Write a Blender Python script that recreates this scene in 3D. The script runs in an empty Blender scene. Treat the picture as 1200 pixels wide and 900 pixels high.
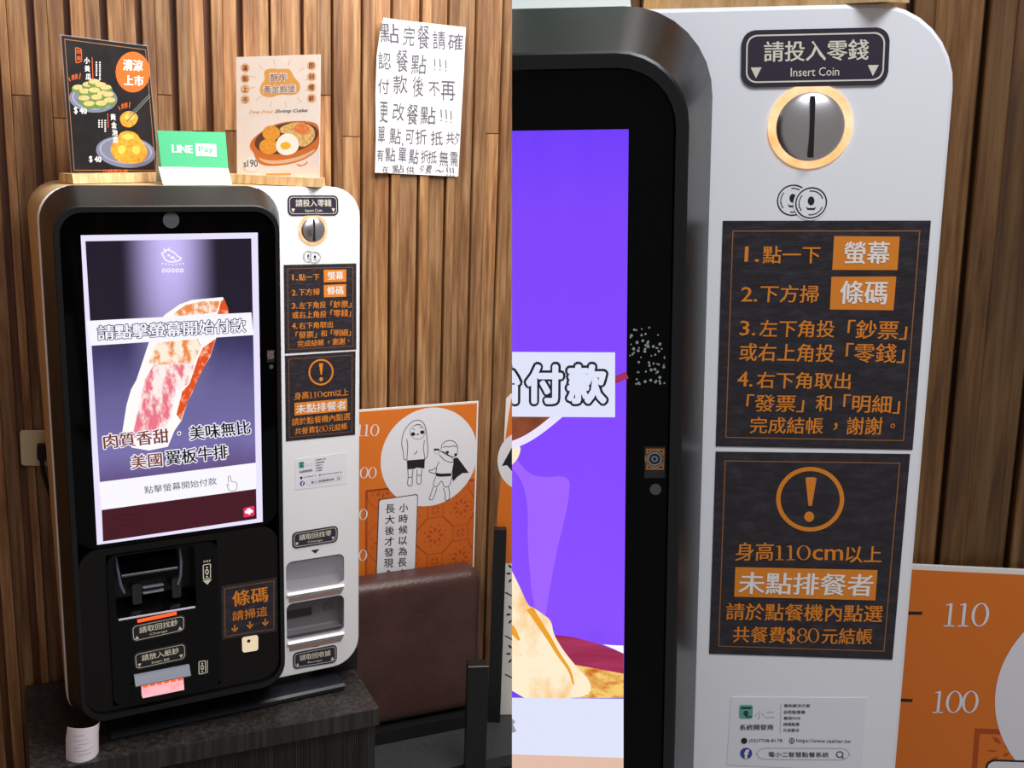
import bpy, bmesh, math, random
import numpy as np
from mathutils import Matrix, Vector
from mathutils.geometry import tessellate_polygon
random.seed(4)
C = bpy.context.scene.collection
S = 0.011            # metres per local unit
V0 = -94.5           # floor height in local units
F = 1312.187
POSE = {'L': ((0.231546, -0.49883, -0.02357), (-69.556063, 22.978547, 184.674573)),
        'R': ((0.276418, 0.083895, -0.007859), (-18.662469, 29.476461, 86.702916))}
def rod(r):
    r = np.array(r); th = np.linalg.norm(r); k = r/th
    K = np.array([[0, -k[2], k[1]], [k[2], 0, -k[0]], [-k[1], k[0], 0]])
    return np.eye(3)+math.sin(th)*K+(1-math.cos(th))*K@K
class Frame:
    """one of the two rooms: local axes u (right), v (up), z (out of the kiosk face)"""
    def __init__(s, k):
        s.k = k; s.R = rod(POSE[k][0])@np.diag([1, -1, -1]); s.t = np.array(POSE[k][1])
        s.cam = -s.R.T@s.t; s.side = -1 if k == 'L' else 1
    def ray(s, x, y): return s.cam, s.R.T@np.array([(x-600)/F, (y-450)/F, 1.])
    def camx(s, p): return float(s.R[0]@np.array(p)+s.t[0])
FL, FR = Frame('L'), Frame('R')
def conv(p): return Vector((p[0]*S, -p[2]*S, (p[1]-V0)*S))
FL.M = Matrix.Identity(4)
def uvz_mat(fr):    # camera matrix (blender) in that frame's local metres
    cam = conv(fr.cam); r, d, f = fr.R
    cv = lambda a: Vector((a[0], -a[2], a[1]))
    m = Matrix.Identity(4)
    for i, a in enumerate((cv(r), -cv(d), -cv(f))):
        for j in range(3): m[j][i] = a[j]
    for j in range(3): m[j][3] = cam[j]
    return m
# ---------------------------------------------------------------- camera, world, light
ML = uvz_mat(FL)
FR.M = ML@uvz_mat(FR).inverted()
cd = bpy.data.cameras.new('camera'); co = bpy.data.objects.new('camera', cd); C.objects.link(co)
cd.sensor_width = 36; cd.lens = F*36/1200; cd.clip_start = 0.02; co.matrix_world = ML
sc = bpy.context.scene; sc.camera = co
sc.view_settings.view_transform = 'Standard'; sc.view_settings.look = 'None'
sc.view_settings.exposure = 0.0; sc.view_settings.gamma = 1
w = bpy.data.worlds.new('world'); sc.world = w; w.use_nodes = True
w.node_tree.nodes['Background'].inputs[0].default_value = (1, .95, .92, 1)
w.node_tree.nodes['Background'].inputs[1].default_value = 0.24
def area(name, fr, p, target, sx, sy, power, col, spread=180):
    l = bpy.data.lights.new(name, 'AREA'); l.shape = 'RECTANGLE'; l.size = sx; l.size_y = sy; l.energy = power; l.color = col
    l.spread = math.radians(spread)
    o = bpy.data.objects.new(name, l); C.objects.link(o)
    a, b = conv(p), conv(target)
    o.matrix_world = fr.M@(Matrix.Translation(a)@(b-a).to_track_quat('-Z', 'Y').to_matrix().to_4x4())
    return o
area('ceiling_lamp', FL, (45, 150, 25), (35, 30, -20), 0.5, 0.3, 8.5, (1, .97, .93), 150)
area('ceiling_lamp', FL, (52, 138, -6), (40, 40, -14), 0.5, 0.12, 3.2, (1, .97, .95), 150)
area('ceiling_lamp', FL, (75, 145, 95), (22, 20, 0), 0.9, 0.6, 16.5, (1, .97, .95), 130)
area('ceiling_lamp', FR, (60, 130, 60), (35, 20, 0), 0.6, 0.4, 7.2, (.88, .93, 1), 130)

# ---------------------------------------------------------------- materials
def lin(c):
    c = c/255
    return c/12.92 if c <= .04045 else ((c+.055)/1.055)**2.4
def rgb(r, g, b): return (lin(r), lin(g), lin(b), 1)
MATS = {}
def mat(name, col, rough=.5, metal=0, emit=0, spec=.5, coat=0, bump=None, noise=None, trans=0, alpha=1):
    if name in MATS: return MATS[name]
    m = bpy.data.materials.new(name); m.use_nodes = True; n = m.node_tree.nodes; l = m.node_tree.links
    b = n['Principled BSDF']; c = rgb(*col)
    b.inputs['Base Color'].default_value = c if not emit else (0.004, .004, .004, 1)
    b.inputs['Roughness'].default_value = rough; b.inputs['Metallic'].default_value = metal
    b.inputs['Specular IOR Level'].default_value = spec; b.inputs['Coat Weight'].default_value = coat
    b.inputs['Transmission Weight'].default_value = trans; b.inputs['Alpha'].default_value = alpha
    if emit:
        b.inputs['Emission Color'].default_value = c; b.inputs['Emission Strength'].default_value = emit
    if noise:       # (scale, second colour, lo, hi, stretch xyz)
        sc_, c2, lo, hi, st = noise
        tc = n.new('ShaderNodeTexCoord'); mp = n.new('ShaderNodeMapping'); mp.inputs['Scale'].default_value = st
        nz = n.new('ShaderNodeTexNoise'); nz.inputs['Scale'].default_value = sc_; nz.inputs['Detail'].default_value = 6; nz.inputs['Roughness'].default_value = .6
        rp = n.new('ShaderNodeValToRGB'); rp.color_ramp.elements[0].position = lo; rp.color_ramp.elements[1].position = hi
        rp.color_ramp.elements[0].color = c; rp.color_ramp.elements[1].color = rgb(*c2)
        l.new(tc.outputs['Object'], mp.inputs[0]); l.new(mp.outputs[0], nz.inputs[0]); l.new(nz.outputs[0], rp.inputs[0])
        l.new(rp.outputs[0], b.inputs['Emission Color' if emit else 'Base Color'])
    if bump:        # (scale, strength, stretch)
        tc = n.new('ShaderNodeTexCoord'); mp = n.new('ShaderNodeMapping'); mp.inputs['Scale'].default_value = bump[2]
        nz = n.new('ShaderNodeTexNoise'); nz.inputs['Scale'].default_value = bump[0]; nz.inputs['Detail'].default_value = 5
        bp = n.new('ShaderNodeBump'); bp.inputs['Strength'].default_value = bump[1]; bp.inputs['Distance'].default_value = .002
        l.new(tc.outputs['Object'], mp.inputs[0]); l.new(mp.outputs[0], nz.inputs[0]); l.new(nz.outputs[0], bp.inputs['Height']); l.new(bp.outputs[0], b.inputs['Normal'])
    MATS[name] = m
    return m
def wood(name, dark, mid, light, rough=.45):
    m = bpy.data.materials.new(name); m.use_nodes = True; n = m.node_tree.nodes; l = m.node_tree.links; b = n['Principled BSDF']
    tc = n.new('ShaderNodeTexCoord'); oi = n.new('ShaderNodeObjectInfo')
    ad = n.new('ShaderNodeVectorMath'); ad.operation = 'MULTIPLY_ADD'
    cb = n.new('ShaderNodeCombineXYZ')
    for i in range(3): l.new(oi.outputs['Random'], cb.inputs[i])
    ad.inputs[1].default_value = (7, 3, 5); l.new(cb.outputs[0], ad.inputs[0]); l.new(tc.outputs['Object'], ad.inputs[2])
    mp = n.new('ShaderNodeMapping'); mp.inputs['Scale'].default_value = (1, 1, .05); l.new(ad.outputs[0], mp.inputs[0])
    nz = n.new('ShaderNodeTexNoise'); nz.inputs['Scale'].default_value = 95; nz.inputs['Detail'].default_value = 8; nz.inputs['Roughness'].default_value = .62; nz.inputs['Distortion'].default_value = .4
    l.new(mp.outputs[0], nz.inputs[0])
    rp = n.new('ShaderNodeValToRGB'); e = rp.color_ramp.elements; e[0].position = .34; e[0].color = rgb(*dark); e[1].position = .66; e[1].color = rgb(*light)
    k = e.new(.5); k.color = rgb(*mid)
    l.new(nz.outputs[0], rp.inputs[0])
    mp2 = n.new('ShaderNodeMapping'); mp2.inputs['Scale'].default_value = (1, 1, .3); l.new(ad.outputs[0], mp2.inputs[0])
    n2 = n.new('ShaderNodeTexNoise'); n2.inputs['Scale'].default_value = 12; n2.inputs['Detail'].default_value = 4; l.new(mp2.outputs[0], n2.inputs[0])
    r2 = n.new('ShaderNodeMapRange'); r2.inputs['From Min'].default_value = .3; r2.inputs['From Max'].default_value = .7; r2.inputs['To Min'].default_value = .72; r2.inputs['To Max'].default_value = 1.15
    l.new(n2.outputs[0], r2.inputs[0])
    r3 = n.new('ShaderNodeMapRange'); r3.inputs['To Min'].default_value = .72; r3.inputs['To Max'].default_value = 1.2; l.new(oi.outputs['Random'], r3.inputs[0])
    mu = n.new('ShaderNodeMath'); mu.operation = 'MULTIPLY'; l.new(r2.outputs[0], mu.inputs[0]); l.new(r3.outputs[0], mu.inputs[1])
    vm = n.new('ShaderNodeVectorMath'); vm.operation = 'SCALE'; l.new(rp.outputs[0], vm.inputs[0]); l.new(mu.outputs[0], vm.inputs['Scale'])
    l.new(vm.outputs[0], b.inputs['Base Color']); b.inputs['Roughness'].default_value = rough
    bp = n.new('ShaderNodeBump'); bp.inputs['Strength'].default_value = .35; bp.inputs['Distance'].default_value = .002
    l.new(nz.outputs[0], bp.inputs['Height']); l.new(bp.outputs[0], b.inputs['Normal'])
    MATS[name] = m
    return m
wood('wall wood', (116, 74, 42), (150, 106, 66), (180, 140, 98))
wood('wall wood dark', (96, 50, 24), (120, 70, 36), (146, 94, 54))
wood('dim wall wood', (74, 44, 20), (112, 76, 40), (136, 100, 62))  # same slats as wall wood; the right room's dimmer light is in the colour
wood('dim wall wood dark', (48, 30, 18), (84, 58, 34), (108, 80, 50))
wood('light wood', (186, 146, 96), (206, 170, 122), (220, 190, 146), .5)
wood('cabinet laminate', (32, 29, 28), (46, 43, 42), (66, 61, 58), .36)
mat('white shell', (238, 237, 240), .38, bump=(900, .05, (1, 1, 1)))
mat('black bezel', (8, 8, 9), .34, spec=.5, bump=(1500, .05, (1, 1, 1)))
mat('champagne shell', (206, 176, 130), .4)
mat('black side', (8, 8, 9), .45)
mat('foot black', (30, 32, 38), .3)
mat('black glass', (3, 3, 4), .05, spec=.14)
mat('black gloss', (5, 5, 6), .16, spec=.25)
mat('charcoal', (34, 30, 34), .4)
mat('lower panel', (16, 14, 13), .2, spec=.25)
mat('dark grey plastic', (70, 72, 78), .35)
mat('grey plastic', (128, 132, 146), .35)
mat('slate sticker', (38, 32, 38), .42, noise=(60, (58, 52, 62), .45, .75, (1, 1, 2)), bump=(70, .5, (1, 1, 3)))
mat('plate plum', (48, 42, 58), .4)
mat('cream print', (222, 216, 196), .5)
mat('orange print', (226, 132, 34), .5)
mat('orange line', (150, 98, 52), .5)
mat('white print', (240, 234, 228), .5)
mat('black print', (26, 24, 30), .5)
mat('grey print', (110, 112, 116), .5)
mat('pale grey print', (186, 188, 196), .5)
mat('teal print', (92, 170, 158), .5)
mat('pale teal print', (168, 206, 200), .5)
mat('blue print', (58, 70, 160), .5)
mat('chrome', (222, 218, 220), .28, metal=1)
mat('amber ring', (255, 168, 96), emit=1.35, noise=(30, (255, 214, 170), .35, .65, (1, 1, 1)))
mat('slot black', (3, 3, 3), .6)
mat('tray grey', (170, 166, 172), .35)
mat('tray dark', (44, 44, 50), .35)
mat('clear flap', (190, 186, 196), .06, alpha=.22)
mat('smoked flap', (60, 56, 60), .06, alpha=.25)
mat('bronze lip', (150, 122, 116), .35)
mat('lilac edge', (205, 200, 225), .25, emit=0)
mat('red led', (255, 84, 30), emit=1.6)
mat('pink glow', (255, 190, 196), emit=1.0, noise=(60, (255, 160, 168), .4, .7, (1, 1, 1)))
mat('cream glow', (250, 226, 190), emit=.85)
mat('brushed steel arm', (120, 130, 150), .3, metal=.7)
mat('paper', (232, 229, 234), .7)
mat('receipt paper', (238, 228, 236), .7)
mat('pencil ink', (92, 90, 100), .7)
mat('orange board', (222, 116, 30), .55, noise=(500, (222, 128, 50), .66, .74, (1, 1, 1)))
mat('orange tile print', (208, 100, 24), .55)
mat('rust print', (176, 72, 20), .55)
mat('board white', (232, 230, 236), .55)
mat('board edge', (236, 232, 226), .6)
mat('brown leather', (66, 40, 36), .36, bump=(260, .5, (1, 1, 1)), noise=(9, (84, 54, 48), .35, .7, (1, 1, 1)))
mat('black wood', (22, 22, 23), .4, bump=(100, .2, (1, 1, .1)))
mat('grey seat', (48, 49, 50), .5, noise=(120, (58, 59, 60), .4, .7, (1, 1, 1)))
mat('floor tile', (60, 56, 54), .45, noise=(20, (80, 74, 70), .4, .7, (1, 1, 1)))
mat('socket cream', (214, 196, 158), .4)
mat('menu black', (22, 20, 22), .3, noise=(40, (34, 31, 32), .4, .7, (1, 1, 1)))
mat('menu orange', (236, 100, 28), .45)
mat('menu white', (236, 232, 230), .45)
mat('dish blue', (112, 116, 138), .4)
mat('dish pale', (150, 154, 172), .4)
mat('cucumber green', (92, 128, 48), .45)
mat('cucumber flesh', (214, 178, 118), .5, noise=(300, (176, 130, 74), .5, .75, (1, 1, 1)))
mat('kimchi yellow', (226, 158, 40), .5, noise=(130, (184, 108, 22), .45, .7, (1, 1, 1)))
mat('kimchi light', (240, 186, 78), .5)
mat('chopstick grey', (96, 100, 98), .4)
mat('green card', (24, 166, 106), .5)
mat('card white', (226, 234, 232), .4)
mat('mint print', (196, 232, 218), .5)
mat('poster cream', (242, 228, 218), .4, noise=(14, (236, 214, 198), .4, .8, (1, 1, 1)))
mat('poster apricot', (226, 162, 84), .5)
mat('poster amber', (150, 78, 26), .5)
mat('poster peach', (226, 182, 140), .5)
mat('poster plate', (208, 112, 48), .5)
mat('poster iron', (96, 60, 44), .5)
mat('cutlet', (236, 164, 60), .5, noise=(260, (214, 128, 36), .45, .7, (1, 1, 1)))
mat('egg white', (250, 244, 230), .4)
mat('yolk', (246, 184, 52), .4)
mat('noodles', (236, 200, 130), .5, noise=(260, (206, 140, 70), .42, .62, (1, 1, 1)))
mat('tomato', (226, 112, 60), .5, noise=(260, (240, 160, 90), .45, .65, (1, 1, 1)))
mat('droplets', (150, 160, 160), .1)
mat('copper', (200, 140, 90), .3, metal=.8)
mat('lens dark', (30, 32, 36), .15)
# screen contents give off their own light
mat('screen white', (250, 248, 255), .1, emit=1)
mat('screen lilac', (236, 228, 255), .1, emit=1)
mat('screen dark', (26, 22, 44), .1, emit=1)
mat('screen maroon', (66, 8, 26), .1, emit=1)
mat('screen maroon print', (40, 6, 20), .1, emit=1)
mat('screen ink', (40, 34, 84), .1, emit=1)
mat('screen black', (24, 22, 34), .1, emit=1)
mat('screen reflection brown', (124, 56, 44), .1, emit=1)  # dark letters with a warm reflection painted into their colour
mat('screen grey', (150, 150, 160), .1, emit=1)
mat('screen pink', (240, 40, 96), .1, emit=1)
mat('steak rim', (255, 252, 250), .1, emit=1)
mat('steak meat', (238, 120, 138), .1, emit=1, noise=(75, (255, 240, 236), .42, .56, (1, 1, .45)))
mat('steak lit meat', (240, 140, 70), .1, emit=1, noise=(75, (255, 240, 220), .42, .56, (1, 1, .6)))
mat('steak side', (228, 82, 30), .1, emit=1, noise=(70, (255, 190, 150), .5, .66, (1, 1, 1)))
mat('cheese', (255, 238, 206), .1, emit=1, noise=(26, (246, 176, 44), .5, .68, (1, 1, .6)))
mat('cheese fold', (236, 160, 40), .1, emit=1)
mat('noodle gold', (246, 206, 110), .1, emit=1, noise=(50, (206, 100, 24), .5, .66, (1, 1, 2)))
mat('dish red', (150, 34, 74), .1, emit=1, noise=(40, (176, 54, 96), .4, .7, (.3, 1, 3)))
mat('violet ribbon', (158, 98, 255), .1, emit=1)
mat('screen pale', (224, 228, 250), .1, emit=1)
mat('screen peach', (226, 188, 168), .1, emit=1)
mat('pan brown', (140, 70, 40), .1, emit=1, noise=(60, (90, 40, 30), .4, .7, (1, 1, 1)))
def screen_picture(name, stops, spot=None):
    """a lit picture: a colour ramp down the screen, plus the light cone of the advert's own photograph"""
    m = bpy.data.materials.new(name); m.use_nodes = True; n = m.node_tree.nodes; l = m.node_tree.links; b = n['Principled BSDF']
    b.inputs['Base Color'].default_value = (.004, .004, .004, 1); b.inputs['Roughness'].default_value = .1
    tc = n.new('ShaderNodeTexCoord'); sp = n.new('ShaderNodeSeparateXYZ'); l.new(tc.outputs['Generated'], sp.inputs[0])
    rp = n.new('ShaderNodeValToRGB'); els = rp.color_ramp.elements
    for i, (p, c) in enumerate(stops):
        e = els[i] if i < 2 else els.new(p)
        e.position = p; e.color = rgb(*c)
    nz = n.new('ShaderNodeTexNoise'); nz.inputs['Scale'].default_value = 3.5; l.new(tc.outputs['Generated'], nz.inputs[0])
    ma = n.new('ShaderNodeMath'); ma.operation = 'MULTIPLY_ADD'; ma.inputs[1].default_value = .12; l.new(nz.outputs[0], ma.inputs[0])
    su = n.new('ShaderNodeMath'); su.operation = 'SUBTRACT'; su.inputs[1].default_value = .06; l.new(sp.outputs[2], su.inputs[0]); l.new(su.outputs[0], ma.inputs[2])
    l.new(ma.outputs[0], rp.inputs[0]); out = rp.outputs[0]
    if spot:
        cx, wd, top, col = spot
        d = n.new('ShaderNodeMath'); d.operation = 'SUBTRACT'; d.inputs[1].default_value = cx; l.new(sp.outputs[0], d.inputs[0])
        a = n.new('ShaderNodeMath'); a.operation = 'ABSOLUTE'; l.new(d.outputs[0], a.inputs[0])
        r = n.new('ShaderNodeMapRange'); r.interpolation_type = 'SMOOTHSTEP'; r.inputs['From Min'].default_value = wd; r.inputs['From Max'].default_value = wd*.05; l.new(a.outputs[0], r.inputs[0])
        r2 = n.new('ShaderNodeMapRange'); r2.inputs['From Min'].default_value = top; r2.inputs['From Max'].default_value = 1.0; r2.interpolation_type = 'SMOOTHSTEP'; l.new(sp.outputs[2], r2.inputs[0])
        mu = n.new('ShaderNodeMath'); mu.operation = 'MULTIPLY'; l.new(r.outputs[0], mu.inputs[0]); l.new(r2.outputs[0], mu.inputs[1])
        mx = n.new('ShaderNodeMix'); mx.data_type = 'RGBA'; mx.inputs[7].default_value = rgb(*col)
        l.new(mu.outputs[0], mx.inputs[0]); l.new(out, mx.inputs[6]); out = mx.outputs[2]
    l.new(out, b.inputs['Emission Color']); b.inputs['Emission Strength'].default_value = 1
    MATS[name] = m
screen_picture('steak advert', [(.06, (88, 62, 110)), (.95, (30, 26, 42)), (.22, (120, 112, 172)), (.42, (104, 98, 150)), (.58, (66, 62, 108)), (.72, (34, 28, 44))], (.49, .30, .30, (206, 192, 255)))
screen_picture('violet advert', [(0, (96, 64, 230)), (1, (110, 58, 250)), (.2, (98, 60, 232)), (.35, (138, 76, 255)), (.6, (132, 70, 255)), (.9, (124, 66, 250))])

# ---------------------------------------------------------------- mesh kit
class MB:
    def __init__(s): s.v = []; s.f = []
    def add(s, vs, fs):
        o = len(s.v); s.v += [tuple(map(float, p)) for p in vs]; s.f += [tuple(i+o for i in f) for f in fs]; return s
    def box(s, u0, u1, v0, v1, z0, z1):
        return s.add([(u, v, z) for z in (z0, z1) for v in (v0, v1) for u in (u0, u1)],
                     [(0, 2, 3, 1), (4, 5, 7, 6), (0, 1, 5, 4), (2, 6, 7, 3), (0, 4, 6, 2), (1, 3, 7, 5)])
    def loft(s, rings, c0=True, c1=True, closed=True):
        n = len(rings[0]); vs = [p for r in rings for p in r]; fs = []
        for k in range(len(rings)-1):
            for i in range(n if closed else n-1):
                j = (i+1) % n; fs.append((k*n+i, k*n+j, (k+1)*n+j, (k+1)*n+i))
        if c0: fs.append(tuple(range(n))[::-1])
        if c1: fs.append(tuple((len(rings)-1)*n+i for i in range(n)))
        return s.add(vs, fs)
def rrect(u0, v0, u1, v1, r, z, n=8):
    out = []
    for cx, cy, a0 in ((u1-r, v0+r, -90), (u1-r, v1-r, 0), (u0+r, v1-r, 90), (u0+r, v0+r, 180)):
        for i in range(n+1):
            a = math.radians(a0+90*i/n); out.append((cx+r*math.cos(a), cy+r*math.sin(a), z))
    return out
def shape(mb, loops, z0, z1):
    """prism from flat loops (first outer, rest holes) lying in z=z0..z1"""
    ls = [[(p[0], p[1]) for p in l] for l in loops]
    tri = tessellate_polygon([[Vector((a, b, 0)) for a, b in l] for l in ls]); fl = [p for l in ls for p in l]; n = len(fl)
    vs = [(a, b, z0) for a, b in fl]+[(a, b, z1) for a, b in fl]
    fs = [tuple(t) for t in tri]+[tuple(i+n for i in t[::-1]) for t in tri]; o = 0
    for l in ls:
        for i in range(len(l)): j = (i+1) % len(l); fs.append((o+i, o+j, n+o+j, n+o+i))
        o += len(l)
    return mb.add(vs, fs)
def obj(name, mb, material, fr, root=None, parent=None, kind=None, label=None, cat=None, group=None, smooth=False, solid=True):
    """link one mesh object; everything is cut where its room ends"""
    if not mb.v: return None
    xs = [fr.camx(p)*fr.side for p in mb.v]
    if max(xs) < .02: return None
    if root is not None: o3 = Vector(root['origin'])
    else:
        a = np.array(mb.v); lo, hi = a.min(0), a.max(0); o3 = Vector(((lo[0]+hi[0])/2, lo[1], (lo[2]+hi[2])/2))
    og = conv(o3)
    me = bpy.data.meshes.new(name); me.from_pydata([conv(p)-og for p in mb.v], [], mb.f)
    bm = bmesh.new(); bm.from_mesh(me)
    if solid: bmesh.ops.recalc_face_normals(bm, faces=bm.faces)
    if min(xs) < -.001:
        r = fr.R[0]*fr.side; nl = Vector((r[0], -r[2], r[1])).normalized()
        camp = conv(fr.cam)-og
        g = bmesh.ops.bisect_plane(bm, geom=bm.verts[:]+bm.edges[:]+bm.faces[:], dist=1e-7, plane_co=camp, plane_no=nl, clear_inner=True)
        ed = [e for e in g['geom_cut'] if isinstance(e, bmesh.types.BMEdge) and e.is_valid and e.is_boundary]
        if ed and solid:
            try: bmesh.ops.triangle_fill(bm, edges=ed, use_beauty=False, use_dissolve=False)
            except Exception: pass
            bmesh.ops.recalc_face_normals(bm, faces=bm.faces)
    if not bm.faces: bm.free(); return None
    bm.to_mesh(me); bm.free()
    if smooth:
        for p in me.polygons: p.use_smooth = True
        me.set_sharp_from_angle(angle=math.radians(22))
    me.materials.append(MATS[material] if isinstance(material, str) else material)
    o = bpy.data.objects.new(name, me); C.objects.link(o)
    if parent is not None: o.parent = parent
    elif root is not None: o.parent = root
    else: o.matrix_world = fr.M@Matrix.Translation(og)
    for k, x in (('kind', kind), ('label', label), ('category', cat), ('group', group)):
        if x: o[k] = x
    return o
def thing(name, fr, o, label, cat, group=None, kind=None):
    e = bpy.data.objects.new(name, None); C.objects.link(e); e['origin'] = [float(x) for x in o]; e.empty_display_size = .05
    e.matrix_world = fr.M@Matrix.Translation(conv(o))
    if kind: e['kind'] = kind
    else: e['label'] = label; e['category'] = cat
    if group: e['group'] = group
    return e
class Plane:
    def __init__(s, fr, o, a=0., b=0.):
        """plane through o, turned by a about the vertical, leaning back by b (degrees)"""
        a, b = math.radians(a), math.radians(b); s.fr = fr; s.o = np.array(o, float)
        s.e1 = np.array([math.cos(a), 0, math.sin(a)]); n0 = np.array([-math.sin(a), 0, math.cos(a)])
        s.e2 = np.array([0, math.cos(b), 0])-n0*math.sin(b); s.n = np.cross(s.e1, s.e2)
    def px(s, x, y):
        c, d = s.fr.ray(x, y); t = s.n@(s.o-c)/(s.n@d); X = c+t*d-s.o
        return float(X@s.e1), float(X@s.e2)
    def at(s, a, b, h=0.): return tuple(s.o+a*s.e1+b*s.e2+h*s.n)
def zoom(ox, oy, k): return lambda x, y: (ox+x/k, oy+y/k)
def numeral(a, t, x, yb, hgt, slant=.08, wide=1.):
    """old-style serif figures; x,yb = left and base in zoom pixels, hgt = height"""
    for c_ in t:
        if c_ == '1':
            w_ = hgt*.52*wide
            X = lambda fx, fy: (x+w_*fx+slant*hgt*fy, yb-hgt*fy)
            a.poly([X(.38, 0.03), X(.62, .03), X(.62, .95), X(.55, 1.0), X(.12, .93), X(.12, .89), X(.38, .91)]); a.poly([X(.05, 0), X(.95, 0), X(.95, .04), X(.62, .07), X(.38, .07), X(.05, .04)])
            x += w_*1.12
        else:
            w_ = hgt*.74*wide; n = 30
            def lp(rx, ry): return [a.q(x+w_/2+slant*hgt*.5+rx*math.cos(t_)+slant*ry*math.sin(t_), yb-hgt/2-ry*math.sin(t_)) for t_ in (2*math.pi*i/n for i in range(n))]
            if c_ == '0': a.put([lp(w_/2, hgt/2), lp(w_*.33, hgt*.455)])
            elif c_ == '9':
                def l2(rx, ry, cy): return [a.q(x+w_/2+slant*hgt*.5+rx*math.cos(t_), yb-hgt*cy-ry*math.sin(t_)) for t_ in (2*math.pi*i/n for i in range(n))]
                a.put([l2(w_*.45, hgt*.3, .7), l2(w_*.28, hgt*.25, .7)]); a.line([(x+w_*.92, yb-hgt*.72), (x+w_*.85, yb-hgt*.35), (x+w_*.5, yb-hgt*.08), (x+w_*.15, yb)], .3)
            elif c_ == '8':
                def l2(rx, ry, cy): return [a.q(x+w_/2+slant*hgt*.5+rx*math.cos(t_), yb-hgt*cy-ry*math.sin(t_)) for t_ in (2*math.pi*i/n for i in range(n))]
                a.put([l2(w_*.4, hgt*.25, .75), l2(w_*.25, hgt*.2, .75)]); a.put([l2(w_*.48, hgt*.28, .27), l2(w_*.32, hgt*.23, .27)])
            x += w_*.98
TXT = {}
def glyphs(t, off, shear=0):
    k = (t, off, shear)
    if k not in TXT:
        c = bpy.data.curves.new('lettering', 'FONT'); c.body = t; c.resolution_u = 2; c.shear = shear
        o = bpy.data.objects.new('lettering', c); m = bpy.data.meshes.new_from_object(o)
        v = [(p.co.x, p.co.y, 0.) for p in m.vertices]; f = [tuple(p.vertices) for p in m.polygons]
        bpy.data.objects.remove(o); bpy.data.curves.remove(c); bpy.data.meshes.remove(m)
        if off > 0 and v:       # bolder strokes: the same letters laid side by side; Ming style thickens mostly sideways
            if shear == 'x': pass
            nn = 14 if off > .06 else 8 if off > .04 else 4
            sh = [(off*math.cos(2*math.pi*i/nn+.01), off*(1 if off > .04 else .35)*math.sin(2*math.pi*i/nn+.01)) for i in range(nn)]+[(0, 0)]
            V, Fc = [], []
            for ci, (dx, dy) in enumerate(sh):
                o_ = len(V); V += [(a+dx, b+dy, .0008*ci) for a, b, _ in v]; Fc += [tuple(i+o_ for i in q) for q in f]
            v, f = V, Fc
        TXT[k] = (v, f)
    return TXT[k]
def mix(a, b, t): return (a[0]+(b[0]-a[0])*t, a[1]+(b[1]-a[1])*t)
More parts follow.
